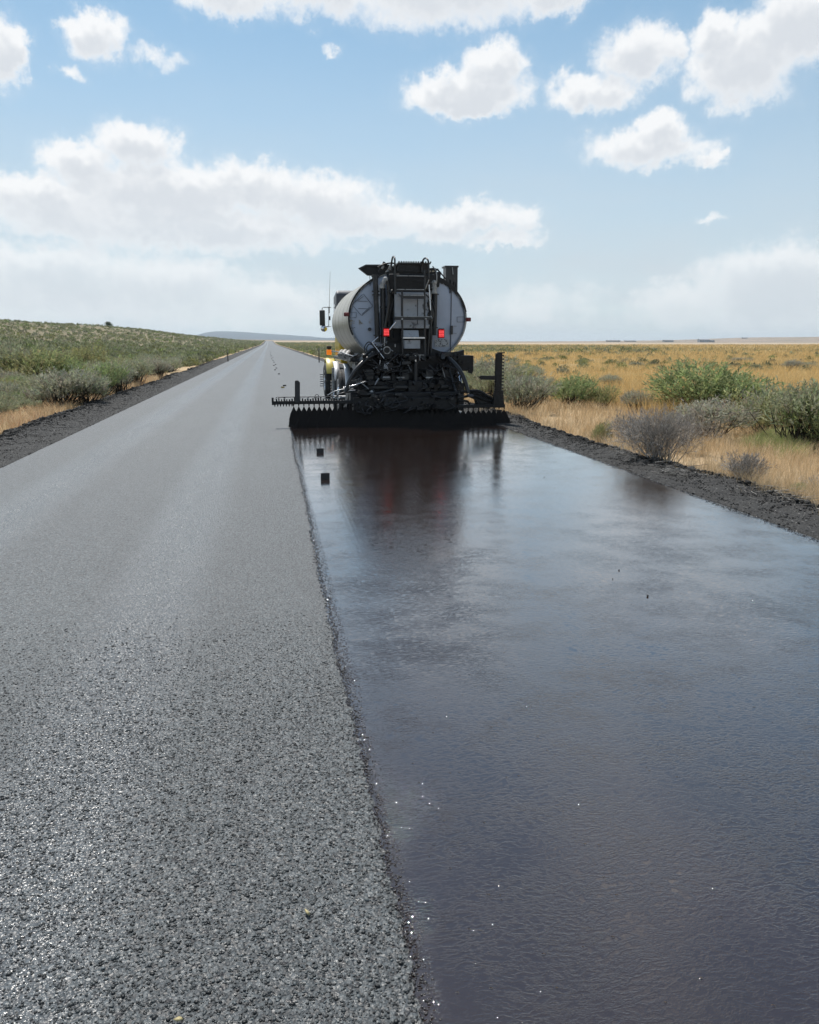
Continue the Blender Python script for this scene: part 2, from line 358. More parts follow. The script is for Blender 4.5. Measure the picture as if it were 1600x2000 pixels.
# ------------------------------------------------------------------ fresh binder on the right lane
m, b, p = new_mat('wet_binder'); L = m.node_tree.links
t = b.n('ShaderNodeNewGeometry').outputs['Position']; s_ = b.n('ShaderNodeSeparateXYZ', [t]).outputs; X, Y = s_[0], s_[1]
fl = b.v('MULTIPLY', t, (1, 1, 0))
wav = b.v('MULTIPLY_ADD', b.v('SUBTRACT', b.noise(fl, 3, 3, col=True), (.5, .5, .5)), (.12, .12, 0), fl)
r1 = b.noise(b.v('MULTIPLY', wav, (24, 46, 0)), 1, 4, .55)
r2 = b.noise(b.v('MULTIPLY', wav, (70, 120, 0)), 1, 3, .5)
r3 = b.noise(b.v('MULTIPLY', wav, (3.2, 5.5, 0)), 1, 3, .5)
ridge = b.noise(b.v('MULTIPLY', b.v('MULTIPLY_ADD', b.v('SUBTRACT', b.noise(b.v('MULTIPLY', fl, (.5, .5, 0)), 1, 2, col=True), (.5, .5, .5)), (.25, 0, 0), fl), (27, .16, 0)), 1, 3, .6)
crest = b.m('POWER', b.m('SUBTRACT', 1, b.m('MULTIPLY', b.m('ABSOLUTE', b.m('SUBTRACT', r1, .5)), 2)), 7)
patch = b.ramp(b.noise(fl, 2.2, 3), .35, .65, True, .35, 1)
near = b.ramp(Y, 5., 9.)
hgt = b.m('ADD', b.m('MULTIPLY', crest, b.m('MULTIPLY', patch, b.ramp(Y, 9, 2.5, True, .28, .85))), b.m('ADD', b.m('MULTIPLY', r1, .6), b.m('MULTIPLY', r2, .24)))
dots = b.n('ShaderNodeTexVoronoi', {'Vector': fl, 'Scale': 24.}); dr = b.n('ShaderNodeSeparateColor', [dots.outputs['Color']]).outputs[0]
edge = b.ramp(X, WL+.09, WL+.01)
rr = b.m('MULTIPLY_ADD', dr, .26, -.12); dot = b.ramp(b.m('SUBTRACT', dots.outputs['Distance'], rr), .02, -.05)
dots2 = b.n('ShaderNodeTexVoronoi', {'Vector': fl, 'Scale': 85.})
edots = b.m('MULTIPLY', b.ramp(dots2.outputs['Distance'], .55, .1), edge)
hgt = b.m('ADD', hgt, b.m('MULTIPLY', dot, 2.0)); hgt = b.m('ADD', hgt, b.m('MULTIPLY', edots, 3.4))
hgt = b.m('ADD', hgt, b.m('MULTIPLY', r3, .25))
hgt = b.m('ADD', hgt, b.m('MULTIPLY', b.m('MULTIPLY', ridge, .9), near))
bmp = b.n('ShaderNodeBump', {'Strength': 1., 'Distance': .0011, 'Height': hgt}).outputs[0]; L.new(bmp, p.inputs['Normal']); L.new(bmp, p.inputs['Coat Normal'])
cvar = b.noise(b.v('MULTIPLY', fl, (.9, .35, 0)), 1, 4, .6)
L.new(b.mix(b.ramp(cvar, .3, .7), (.021, .0120, .0090), (.030, .0175, .0130)), p.inputs['Base Color'])
L.new(b.m('MULTIPLY_ADD', b.noise(fl, 9, 5), .03, .01), p.inputs['Roughness'])
p.inputs['IOR'].default_value = 1.75; p.inputs['Coat Weight'].default_value = 1.; p.inputs['Coat Roughness'].default_value = .02; p.inputs['Coat IOR'].default_value = 1.42
# irregular outline: rows every 1.5 cm near the camera
ys = np.concatenate([np.arange(-2, 8, .012), np.arange(8, 15.95, .02)])
eL = WL+.010*np.sin(ys*.9)+.02*(fbm(ys*2.2, ys*0, 3, 3)-.5)+.035*(fbm(ys*30, ys*0+3, 3, 4)-.5)+.03*sm(8, 15, ys)
eR = WR+.05*(fbm(ys*1.8, ys*0, 3, 13)-.5)+.07*(fbm(ys*16, ys*0+3, 3, 14)-.5)
cols_ = np.array([0, .01, .03, .08, .25, .5, .75, .92, .98, 1.])
V = np.stack([eL[:, None]+(eR-eL)[:, None]*cols_, np.repeat(ys[:, None], 10, 1), np.full((len(ys), 10), .005)], -1)
V[:, 0, 2] = V[:, -1, 2] = .0012; V[:, 1, 2] = V[:, -2, 2] = .004
i = np.arange(len(ys)-1)[:, None]*10+np.arange(9)[None]
tag(link('wet_asphalt_coat', mesh_np('wet_coat', V.reshape(-1, 3), np.stack([i, i+1, i+11, i+10], -1).reshape(-1, 4), M['wet_binder'], smooth=True)),
    'glossy dark brown liquid asphalt freshly sprayed over the right lane', kind='structure')
# tar-coated glossy droplets and chips along the two edges of the wet coat
mat('black_gloss', (.035, .030, .028), .22, var=.3, spec=.6)
n = 4000; yy = 1.2+13*rng.random(n)**1.3
xx = np.interp(yy, ys, eL)+rng.normal(.016, .015, n)
n2 = 7000; y2 = 5+11*rng.random(n2); x2 = np.interp(y2, ys, eR)+rng.normal(0, .05, n2)
xx = np.append(xx, x2); yy = np.append(yy, y2); n += n2; sz = rng.uniform(.0018, .0048, n)
V, Fa, tn = stones(n, np.stack([xx, yy, np.full(n, .003)], -1), sz, .7, np.full((n, 3), .02), 9)
tag(link('tar_wetted_chips', mesh_np('tar_wetted_chips', V, Fa, M['black_gloss'])), 'glittering tar wetted stone chips along the edges of the fresh coat', kind='stuff')

# ------------------------------------------------------------------ gravel shoulders
m, b, p = new_mat('dark_gravel'); L = m.node_tree.links
t = b.n('ShaderNodeNewGeometry').outputs['Position']
vo = b.n('ShaderNodeTexVoronoi', {'Vector': t, 'Scale': 70.}); cc = b.n('ShaderNodeSeparateColor', [vo.outputs['Color']]).outputs
c = b.mix(b.m('MULTIPLY', cc[0], .8), (.022, .022, .023), (.075, .073, .068))
c = b.mix(b.ramp(cc[1], .965, .99), c, (.22, .21, .20))
c = b.mix(b.ramp(b.noise(t, 1.6, 5), .45, .65, True, 0, .45), c, (.028, .027, .026))
L.new(c, p.inputs['Base Color']); p.inputs['Roughness'].default_value = .85; p.inputs['Specular IOR Level'].default_value = .25
L.new(b.n('ShaderNodeBump', {'Strength': 1., 'Distance': .012, 'Height': b.m('MULTIPLY', vo.outputs['Distance'], -1)}).outputs[0], p.inputs['Normal'])
attr_mat('gravel_stone', .85, spec=.25)
def shoulder(x_in, x_out, name, label, seed):
    ysn = np.concatenate([np.arange(-4, 45, .055), 45+spaced(0, 1455, 220, 0, 2)]); us = np.linspace(0, 1, 30)
    Yg, U = np.meshgrid(ysn, us, indexing='ij')
    wob = (fbm(ysn*.35, ysn*0+seed, 4, seed)-.5)*.75+(fbm(ysn*2.6, ysn*0+seed, 3, seed+2)-.5)*.22
    Xg = x_in+(x_out-x_in)*U+np.sign(x_out-x_in)*wob[:, None]*U**2
    berm = .05*np.exp(-((U-.74)/.18)**2)*(0.55+.9*fbm(Yg*1.4, U*3, 3, seed+5))
    Z = .012*(U > 0)+berm+((fbm(Xg*9, Yg*9, 4, seed+1)-.5)*.05*np.clip(U*2.2, 0.12, 1))+(vnoise(Xg*34, Yg*34, seed)-.5)*.012
    Z = Z-(.13*sm(.86, 1., U)); Z[:, 0] = -.01
    Z = Z+road_z(Yg)
    nx, ny = Xg.shape; i = np.arange(nx-1)[:, None]*ny+np.arange(ny-1)[None]
    q = np.stack([i, i+1, i+ny+1, i+ny], -1).reshape(-1, 4)
    if x_out < x_in: q = q[:, ::-1]
    tag(link('road_shoulder', mesh_np(name, np.stack([Xg, Yg, Z], -1).reshape(-1, 3), q, M['dark_gravel'])), label, kind='structure')
    return lambda y: np.interp(y, ysn, wob)
wobL = shoulder(EL, -4.85, 'shoulder_a', 'dark gravel shoulder with a rough windrow left of the road', 21)
wobR = shoulder(WR, 5.22, 'shoulder_b', 'dark gravel shoulder between the wet lane and the dry grass', 31)
def scatter_gravel(name, label, n, side, seed):
    g = np.random.default_rng(seed); y = (5+7*g.random(n)) if side > 0 else 9+9*g.random(n); y = y*np.exp(g.random(n)**1.5*1.6)
    u = g.random(n)**.7; clod = g.random(n) < .10; u = np.where(clod, g.normal(.86, .09, n), u)
    xin, xo, wb_ = (WR, 5.22, wobR) if side > 0 else (EL, -4.85, wobL)
    x = xin+(xo-xin)*u+np.sign(xo-xin)*wb_(y)*u**2
    s = np.where(clod, g.uniform(.010, .034, n)*g.choice([.7, 1, 1.3], n), g.uniform(.005, .012, n))*np.clip(y/12, 1, 2.2)**.5
    z = .01+.06*np.exp(-((u-.74)/.18)**2)+s*.15-.08*sm(.9, 1.1, u)
    gr_ = g.choice([.02, .03, .05, .09, .22], n, p=[.33, .34, .22, .095, .015]); gr_ = np.where(clod, g.choice([.018, .03, .06], n), gr_)
    V, Fa, tn = stones(n, np.stack([x, y, z], -1), s, .65, np.stack([gr_*1.02, gr_, gr_*.95], -1), seed)
    tag(link(name, mesh_np(name, V, Fa, M['gravel_stone'], tint=tn)), label, kind='stuff')
scatter_gravel('loose_gravel', 'loose dark gravel and tar clods on the right shoulder', 16000, 1, 41)
scatter_gravel('loose_gravel', 'loose dark gravel and tar clods on the left shoulder', 14000, -1, 42)
# joint lines across the old surface, hand-wide strips of old tar
mat('tar_line', (.03, .03, .032), .5)
for yj, xa, xb, ww in ((gnd(440, 702).y, EL+.2, .0, .55), (gnd(560, 697).y, .9, 2.5, .35), (15.35, -.9, .34, .012)):
    tag(link('tar_joint_line', grid_mesh('tar_line', np.linspace(xa, xb, 12), np.array([yj, yj+ww]), lambda X, Y: .004+0*X, M['tar_line'])), 'thin dark tar line across the old road surface', kind='structure')
# ------------------------------------------------------------------ plants
attr_mat('sage_leaf', .75, sub=.42, spec=.2)
attr_mat('dry_grass', .8, sub=.35, spec=.15)
attr_mat('twig', .85, spec=.15)
SAGE = [(.30, .315, .205), (.265, .315, .145), (.33, .335, .25), (.31, .31, .15), (.34, .325, .25)]
def prisms(A, B, ra, rb):
    """three-sided tapering sticks from A to B"""
    d = B-A; d /= np.linalg.norm(d, axis=1)[:, None]+1e-9
    e = np.cross(d, [.31, .2, .93]); e /= np.linalg.norm(e, axis=1)[:, None]+1e-9; f_ = np.cross(d, e)
    V = []
    for Q, r_ in ((A, ra), (B, rb)):
        for k_ in range(3):
            a = k_*2.0944; V.append(Q+(e*math.cos(a)+f_*math.sin(a))*np.reshape(r_, (-1, 1)))
    V = np.stack(V, 1); i = np.arange(len(A))[:, None, None]*6
    F = np.array([[0, 1, 4], [0, 4, 3], [1, 2, 5], [1, 5, 4], [2, 0, 3], [2, 3, 5]])
    return V.reshape(-1, 3), (F[None]+i).reshape(-1, 3)
def bush_arrays(seed, sprigs, leaves, col, R0=.5, H0=.8, stems=50, leaf=(.05, .008), sprig_len=.16, open_=.25, dark=(.05, .042, .034)):
    """foliage and stems of a sagebrush of radius R0, height H0; leaf-sized faces along many upright sprigs"""
    g = np.random.default_rng(seed)
    nb = 5+int(g.integers(0, 4)); ba = g.uniform(0, 6.28, nb); bl = g.uniform(.15, .62, nb)*R0   # branch clumps
    bc = np.stack([bl*np.cos(ba), bl*np.sin(ba), g.uniform(.26, .66, nb)*H0], -1); br = g.uniform(.36, .60, nb)
    w = g.integers(0, nb, sprigs); dr = g.normal(size=(sprigs, 3)); dr[:, 2] = np.abs(dr[:, 2])*.95-.22; dr /= np.linalg.norm(dr, axis=1)[:, None]
    rad = (br[w]*g.uniform(.5, 1.05, sprigs)**.6)[:, None]
    Pt = bc[w]+dr*rad*np.array([R0*1.15, R0*1.15, H0*.72]); Pt[:, 2] = np.where(Pt[:, 2] < .04*H0, g.uniform(.03, .25, sprigs)*H0, Pt[:, 2])
    ax = dr*.55+np.array([0, 0, .9])+g.normal(0, .16, (sprigs, 3)); ax += Pt*np.array([.6, .6, 0])/R0*.5; ax /= np.linalg.norm(ax, axis=1)[:, None]
    Ls = sprig_len*g.uniform(.6, 1.5, sprigs)
    sc_ = col*np.clip(1+g.normal(0, .2, sprigs), .55, 1.5)[:, None]*(1+g.normal(0, .06, (sprigs, 3)))
    n = sprigs*leaves; k_ = np.repeat(np.arange(sprigs), leaves); tt = g.random(n)
    base = Pt[k_]+ax[k_]*(Ls[k_]*tt)[:, None]
    ld = ax[k_]*.9+g.normal(0, .42, (n, 3)); ld /= np.linalg.norm(ld, axis=1)[:, None]
    sd_ = np.cross(ld, g.normal(size=(n, 3))); sd_ /= np.linalg.norm(sd_, axis=1)[:, None]
    ll = (leaf[0]*g.uniform(.6, 1.4, n))[:, None]; lw = (leaf[1]*g.uniform(.7, 1.4, n))[:, None]
    V = np.stack([base-sd_*lw*.6, base+sd_*lw*.6, base+ld*ll*.75+sd_*lw*.7, base+ld*ll-sd_*lw*.1], 1).reshape(-1, 3)
    F = (np.array([[0, 1, 2], [0, 2, 3]])[None]+np.arange(n)[:, None, None]*4).reshape(-1, 3)
    T = np.repeat(np.clip(sc_[k_]*(1+g.normal(0, .1, n))[:, None], .01, .5), 4, 0)
    j = g.integers(0, sprigs, stems); B = Pt[j]; A = np.stack([g.normal(0, .06, stems), g.normal(0, .06, stems), np.full(stems, -.05)], -1)*R0*2
    mid = A*.45+B*.55+np.array([0, 0, -.10*H0])+g.normal(0, .03, (stems, 3))
    V1, F1 = prisms(A, mid, .011*R0*2+0*g.random(stems), .007*R0*2+0*g.random(stems)); V2, F2 = prisms(mid, B, np.full(stems, .007*R0*2), np.full(stems, .003))
    VS = np.concatenate([V1, V2]); FS = np.concatenate([F1, F2+len(V1)]); TS = np.repeat(np.array([dark]), len(VS), 0)*g.uniform(.7, 1.4, (len(VS), 1))
    return (V, F, T), (VS, FS, TS)
def joined(name, parts, mats):
    off = 0; VV, FF, TT, MI = [], [], [], []
    for i, (V, F, T) in enumerate(parts):
        VV.append(V); FF.append(F+off); TT.append(T); MI.append(np.full(len(F), i)); off += len(V)
    return mesh_np(name, np.concatenate(VV), np.concatenate(FF), mats, tint=np.concatenate(TT), mi=np.concatenate(MI))
NEAR = []
for i in range(7):
    c_ = SAGE[i % 5]
    (fv, st) = bush_arrays(100+i, 900, 8, np.array(c_), stems=70)
    NEAR.append((mesh_np('sage_foliage', *fv[:2], M['sage_leaf'], tint=fv[2]), mesh_np('sage_stems', *st[:2], M['twig'], tint=st[2])))
MIDB = []
for i in range(6):
    fv, st = bush_arrays(200+i, 330, 5, np.array(SAGE[i % 5]), stems=24, leaf=(.075, .013), sprig_len=.18)
    MIDB.append(joined('sagebrush', (fv, st), [M['sage_leaf'], M['twig']]))
def near_bush(x, y, w, h, var, label, group=None, name='sagebrush', cat='shrub', rz=None):
    o = bpy.data.objects.new(name, None); COL.objects.link(o); o.empty_display_size = .2
    o.location = (x, y, float(ground_z(x, y))+.0); o.rotation_euler = (0, 0, random.uniform(0, 6.28) if rz is None else rz); o.scale = (w, w, h/.95)
    link('foliage', NEAR[var % len(NEAR)][0], o); link('stems', NEAR[var % len(NEAR)][1], o)
    return tag(o, label, cat, group)
# the right verge, bush by bush: (x of base, y of base, width px, height px, variant, label)
HAND = [(1115,795,88,58,1,'rounded green sagebrush second right of the raised bar, with a dark hollow base'),
 (1018,812,84,66,2,'pale grey-green sagebrush nearest the right end of the spray bar'),
 (1062,790,50,36,0,'small sagebrush tucked left of the rounded green one'),
 (1172,797,52,44,3,'small upright sagebrush just right of the rounded green one'),
 (1242,803,52,44,4,'dull grey sagebrush standing behind the dead brush'),
 (1190,764,40,24,2,'small distant sagebrush above the small upright one'),
 (1024,744,48,28,2,'small round sagebrush at the edge of the golden field, right of the raised bar'),
 (1402,812,150,88,1,'largest sagebrush on the right verge, bright green and spreading'),
 (1340,808,70,50,3,'low green sagebrush at the left foot of the largest one'),
 (1378,852,120,66,4,'silvery grey sagebrush in front of the largest one'),
 (1485,838,72,68,3,'yellowish green sagebrush right of the largest one'),
 (1556,870,112,96,0,'tall sagebrush at the right edge beyond the green weeds'),
 (1604,876,90,92,1,'sagebrush cut by the right edge of the photo'),
 (1520,812,80,44,2,'sagebrush half hidden behind the tall one at the right edge'),
 (938,770,100,62,2,'pale sagebrush seen between the tank and the raised bar'),
 (962,792,70,62,0,'sagebrush directly behind the foot of the raised bar'),
 (1000,752,44,36,3,'green sagebrush peeping out just right of the raised bar'),
 (908,742,60,32,4,'grey sagebrush behind the rear corner of the tank'),
 (1448,708,34,12,4,'small grey bush far out in the golden field, left of a pair'),
 (1545,722,32,20,4,'greyish bush far out in the golden field near the right edge'),
 (1572,720,26,14,2,'right-hand one of the pair of bushes far out in the golden field'),
 (1240,716,22,11,2,'tiny bush alone in the middle of the golden field'),
 (1558,986,30,26,1,'little green sagebrush sprouting beside the grey dead twigs on the shoulder'),
 (1178,880,34,44,3,'thin green sprig bush at the left of the dead brush'),
 # left side
 (122,803,96,66,2,'broad silvery sagebrush at the shoulder, front of the left stand'),
 (168,800,70,56,0,'sagebrush touching the left shoulder right of the broad silvery one'),
 (196,782,72,62,1,'dark green upright sagebrush behind the front pair on the left'),
 (236,772,66,48,2,'pale sagebrush on the left shoulder edge before the straw gap'),
 (50,752,110,66,3,'wide olive sagebrush near the left edge of the photo'),
 (118,750,90,60,1,'green sagebrush behind the broad silvery one on the left'),
 (8,750,80,70,0,'sagebrush cut by the left edge of the photo above the yellow one'),
 (178,727,62,50,3,'dark dense sagebrush standing tallest in the left stand'),
 (262,757,70,46,0,'sagebrush right of the straw gap on the left verge'),
 (308,742,54,38,4,'grey twiggy sagebrush at the edge of the left shoulder'),
 (52,800,40,22,0,'tiny sagebrush in the straw beside the yellow rabbitbrush')]
taken = []
for (px, py, wp, hp, var, lab) in HAND:
    q = gnd(px, py, -.15); d_ = math.hypot(q.x, q.y); k_ = 1.22 if px > 1300 and wp > 55 and py > 790 else 1.; w = wp/1600*d_*1.18*k_; h = hp/1600*d_*1.12*k_**.8
    near_bush(q.x, q.y, w, h, var, lab, 'sagebrush along the road verges'); taken.append((q.x, q.y, w*.4))
# yellow rabbitbrush
fv, st = bush_arrays(301, 520, 8, np.array((.33, .33, .045)), stems=40, leaf=(.03, .012))
q = gnd(6, 782, -.12); d_ = q.y
o = bpy.data.objects.new('rabbitbrush', None); COL.objects.link(o); o.location = (q.x, q.y, float(ground_z(q.x, q.y))); o.scale = (1.05, 1.05, .62)
link('foliage', mesh_np('rabbit_foliage', *fv[:2], M['sage_leaf'], tint=fv[2]), o); link('stems', mesh_np('rabbit_stems', *st[:2], M['twig'], tint=st[2]), o)
tag(o, 'bright yellow-green flowering rabbitbrush at the left edge of the photo', 'shrub'); taken.append((q.x, q.y, .5))

# dead grey brush: bare forking twigs
def dead_brush(seed, n_main, R0, H0, lean=(0, 0)):
    g = np.random.default_rng(seed); A0, B0, ra, rb = [], [], [], []
    def grow(p, d, l, r, lev):
        k_ = 2 if lev < 3 else 1; q_ = p
        for _ in range(k_):
            d2 = d+g.normal(0, .13, 3)+np.array([0, 0, .04]); d2 /= np.linalg.norm(d2); p2 = q_+d2*l/k_
            A0.append(q_); B0.append(p2); ra.append(max(r, .0022)); rb.append(r*.75); q_ = p2; d = d2; r *= .75
        if lev < 4:
            for _ in range(int(g.integers(2, 4))):
                dd = d+g.normal(0, .34, 3); dd /= np.linalg.norm(dd); grow(q_, dd, l*g.uniform(.55, .85), r*.8, lev+1)
    for _ in range(n_main):
        a = g.uniform(0, 6.28); sp = g.uniform(.15, 1.1); d = np.array([math.cos(a)*sp*R0/H0+lean[0], math.sin(a)*sp*R0/H0*.8+lean[1], 1.]); d /= np.linalg.norm(d)
        grow(np.array([g.normal(0, .12*R0), g.normal(0, .12*R0), -.03]), d, H0*.36*g.uniform(.7, 1.1), .008*g.uniform(.6, 1.3), 0)
    A0, B0 = np.array(A0), np.array(B0); V, F = prisms(A0, B0, np.array(ra), np.array(rb))
    c_ = np.repeat(g.choice([.16, .26, .36, .50], len(A0))[:, None]*np.array([[1.04, .97, .88]]), 6, 0)
    return mesh_np('dead_brush', V, F, M['twig'], tint=c_)
for (px, py, wd, hd, nm_, sd_, ln, lab) in ((1285,908,.74,.78,110,501,(-.25,0),'large dead grey brush of bare forking twigs on the right shoulder'),
        (1335,880,.5,.66,50,502,(.1,0),'dead brown brush behind the large grey one'),
        (1225,868,.4,.55,34,503,(-.2,0),'smaller dead brush left of the large grey one'),
        (1462,950,.28,.42,46,504,(-.35,0),'fan of dead twigs leaning left over the right shoulder'),
        (1585,962,.2,.22,10,506,(.2,0),'small dead brush by the right edge of the photo')):
    q = gnd(px, py, -.05); tag(link('dead_brush', dead_brush(sd_, nm_, wd, hd, ln), loc=(q.x, q.y, float(ground_z(q.x, q.y))+.02)), lab, 'dead shrub')
# fallen bleached twigs at the shoulder
g = np.random.default_rng(77)
for (p0, p1, n, wd, lab) in (((1470, 958), (1590, 1000), 120, .12, 'tangle of bleached fallen twigs along the outer edge of the right shoulder'), ((1275, 915), (1350, 935), 60, .10, 'bleached fallen twigs under the large dead brush')):
    a, c_ = gnd(*p0, 0), gnd(*p1, 0); tt = g.random(n); A = np.stack([a.x+(c_.x-a.x)*tt, a.y+(c_.y-a.y)*tt, .03+.05*g.random(n)], -1)+g.normal(0, wd, (n, 3))*[1, 1, .05]
    th = g.normal(.9, .6, n); l = g.uniform(.08, .3, n); B = A+np.stack([np.cos(th)*l, -np.sin(th)*l*.7, g.normal(0, .12, n)*l], -1)
    V, F = prisms(A, B, .0045*g.uniform(.5, 1.5, n), np.full(n, .002)); cc_ = np.repeat(g.choice([.16, .26, .4], n)[:, None]*np.array([[1, .95, .88]]), 6, 0)
    tag(link('fallen_twigs', mesh_np('fallen_twigs', V, F, M['twig'], tint=cc_)), lab, kind='stuff')

# the rest of the sagebrush: nearest ones single, farther ones as one mass
def in_left(x, y): return x < -5.6+.35*min(1, max(0, y/40-1))-.9*vnoise(np.array([y*.25]), np.array([3.]), 4)[0] and x > -.36*y-9
cand = []
g = random.Random(5)
for _ in range(60000):
    y = 15*math.exp(g.random()*2.35); x = -5.5-g.random()**1.15*(.36*y+5)
    if not in_left(x, y): continue
    if y < 17.5 and x > -7.5: continue
    if x > -5.3: continue
    dens_ = .62 if x > -22 else .30
    if vnoise(np.array([x*.25]), np.array([y*.14]), 8)[0] < .22 : continue
    if g.random() > min(1, (y/60)**2*1.4+.12): continue
    cand.append((x, y))
cand2 = []; cell = {}
def free(x, y, r):
    i, j = int(x//2), int(y//2)
    for a in (-1, 0, 1):
        for b_ in (-1, 0, 1):
            for (u, v, r2) in cell.get((i+a, j+b_), ()):
                if (u-x)**2+(v-y)**2 < (r+r2)**2: return False
    cell.setdefault((i, j), []).append((x, y, r)); return True
for t_ in taken: cell.setdefault((int(t_[0]//2), int(t_[1]//2)), []).append(t_)
for (x, y) in cand:
    r = g.uniform(.30, .55) if x > -24 else g.uniform(.32, .55)*1.35
    if free(x, y, r): cand2.append((x, y, r))
# right verge beyond the truck
for _ in range(9000):
    y = 24*math.exp(g.random()*2.4); x = 5.9+g.random()**1.4*(2.5+y*.045)
    if x/y > .20 and g.random() < .96: continue
    r = g.uniform(.3, .55)
    if free(x, y, r): cand2.append((x, y, r))
cand2.sort(key=lambda c: math.hypot(c[0], c[1])/c[2])
def vis(x, y): a = math.degrees(math.atan2(x, y)); return -18.5 < a < 37
cand2 = [c for c in cand2 if vis(c[0], c[1])]
singles, rest = cand2[:255], cand2[255:]
ORD = ['first', 'second', 'third', 'fourth', 'fifth', 'sixth', 'seventh', 'eighth', 'ninth', 'tenth', 'eleventh', 'twelfth', 'thirteenth', 'fourteenth', 'fifteenth', 'sixteenth', 'seventeenth', 'eighteenth', 'nineteenth', 'twentieth']
TONE = ['grey-green', 'fresh green', 'silvery', 'olive', 'pale grey']
def in_rows(items, per, place):
    """a label for every bush: its size and tone, its row counted from the viewer, its place in that row"""
    items = sorted(items, key=lambda c: c[1]); out = []
    for r_ in range(0, len(items), per):
        row = sorted(items[r_:r_+per], key=lambda c: c[0]/c[1])
        for k_, (x, y, r) in enumerate(row):
            out.append((x, y, r, '%s from left, %s row, %s' % (ORD[k_], ORD[r_//per], place)))
    return out
labelled = in_rows([c for c in singles if c[0] < 0], 10, 'left roadside stand') + in_rows([c for c in singles if c[0] > 0 and c[1] > 40], 7, 'right verge beyond truck') + in_rows([c for c in singles if c[0] > 0 and c[1] <= 40], 7, 'right verge beside truck')
labelled.sort(key=lambda c: math.hypot(c[0], c[1])/c[2])
for i, (x, y, r, lab) in enumerate(labelled):
    sz_ = 'small' if r < .38 else ('broad' if r > .5 else 'rounded')
    if i < 70:
        v_ = g.randrange(7); near_bush(x, y, r*2.25, r*g.uniform(1.35, 1.9), v_, '%s %s sagebrush, %s' % (sz_, TONE[v_ % 5], lab), 'sagebrush in the roadside stands')
    else:
        v_ = g.randrange(6); o = link('sagebrush', MIDB[v_], loc=(x, y, float(ground_z(x, y))), rz=g.random()*6.28, s=(r*2.35, r*2.35, r*g.uniform(1.4, 1.9)/.9))
        tag(o, '%s %s sagebrush, %s' % (sz_, TONE[v_ % 5], lab), 'shrub', 'sagebrush in the roadside stands')
# far mass
for _ in range(15000):
    y = 60*math.exp(g.random()*2.9); x = -5.4-g.random()*min(.36*y+5, 95)
    if vnoise(np.array([x*.06]), np.array([y*.03]), 18)[0] < .18: continue
    if x < -14 and g.random() < .58: continue
    rest.append((x, y, g.uniform(.3, .58)*(1+y/1400)))
for _ in range(9000):       # green band across the golden field, and clumps beyond
    y = 120*math.exp(g.random()*1.25); x = 6+g.random()*(.45*y)
    if x/y > .30 and g.random() < .75: continue
    if vnoise(np.array([x*.03]), np.array([y*.02]), 28)[0] < .35: continue
    rest.append((x, y, g.uniform(.25, .48)))
for _ in range(900):
    y = 45*math.exp(g.random()*1.6); x = 12+g.random()*.75*y; rest.append((x, y, g.uniform(.2, .42)))
for _ in range(5000):
    y = g.uniform(90, 800); x = 6+g.random()**1.3*(.1*y+2); rest.append((x, y, g.uniform(.28, .5)))
rest = np.array(rest); rest = rest[(np.degrees(np.arctan2(rest[:, 0], rest[:, 1])) > -19.5)&(np.degrees(np.arctan2(rest[:, 0], rest[:, 1])) < 38)]
def lods(nl, size, count, seed):
    out = []
    for i in range(count):
        g2 = np.random.default_rng(seed+i); c_ = np.array(SAGE[i % 5])*np.array([.70, .72, .62])
        d = g2.normal(size=(nl, 3)); d[:, 2] = np.abs(d[:, 2]); d /= np.linalg.norm(d, axis=1)[:, None]; p_ = d*(g2.uniform(.45, 1, nl)[:, None])*np.array([.5, .5, .78]); p_[:, 2] += .02
        a = d*.5+np.array([0, 0, .9])+g2.normal(0, .3, (nl, 3)); a /= np.linalg.norm(a, axis=1)[:, None]; s2 = np.cross(a, g2.normal(size=(nl, 3))); s2 /= np.linalg.norm(s2, axis=1)[:, None]
        l = size*g2.uniform(.7, 1.4, (nl, 1)); V = np.stack([p_-s2*l*.28, p_+s2*l*.28, p_+a*l], 1).reshape(-1, 3)
        T = np.repeat(c_*np.clip(1+g2.normal(0, .25, nl), .5, 1.6)[:, None], 3, 0); out.append((V, T))
    return out
def mass(name, label, pts, lod, seed):
    g2 = np.random.default_rng(seed); n = len(pts); Z = ground_z(pts[:, 0], pts[:, 1]); w = g2.integers(0, len(lod), n); VV, TT = [], []
    for k_, (V, T) in enumerate(lod):
        s_ = np.where(w == k_)[0]
        if not len(s_): continue
        a = g2.uniform(0, 6.28, len(s_)); r = pts[s_, 2]*2.3; ca, sa = np.cos(a), np.sin(a)
        x = (V[None, :, 0]*ca[:, None]-V[None, :, 1]*sa[:, None])*r[:, None]+pts[s_, 0][:, None]; y = (V[None, :, 0]*sa[:, None]+V[None, :, 1]*ca[:, None])*r[:, None]+pts[s_, 1][:, None]
        z = V[None, :, 2]*(r*g2.uniform(.5, .8, len(s_)))[:, None]+Z[s_][:, None]
        VV.append(np.stack([x, y, z], -1).reshape(-1, 3)); TT.append((T[None]*np.clip(1+g2.normal(0, .16, (len(s_), 1, 1)), .6, 1.5)).reshape(-1, 3))
    V = np.concatenate(VV); T = np.concatenate(TT)
    tag(link(name, mesh_np(name, V, np.arange(len(V)).reshape(-1, 3), M['sage_leaf'], tint=T)), label, kind='stuff')
dist_ = np.hypot(rest[:, 0], rest[:, 1])
mass('sagebrush_cover', 'sagebrush covering the plain and the hillside within a hundred metres', rest[dist_ < 110], lods(170, .16, 6, 40), 1)
mass('sagebrush_cover', 'far sagebrush covering the hill and the green band of the plain', rest[dist_ >= 110], lods(34, .30, 8, 60), 2)

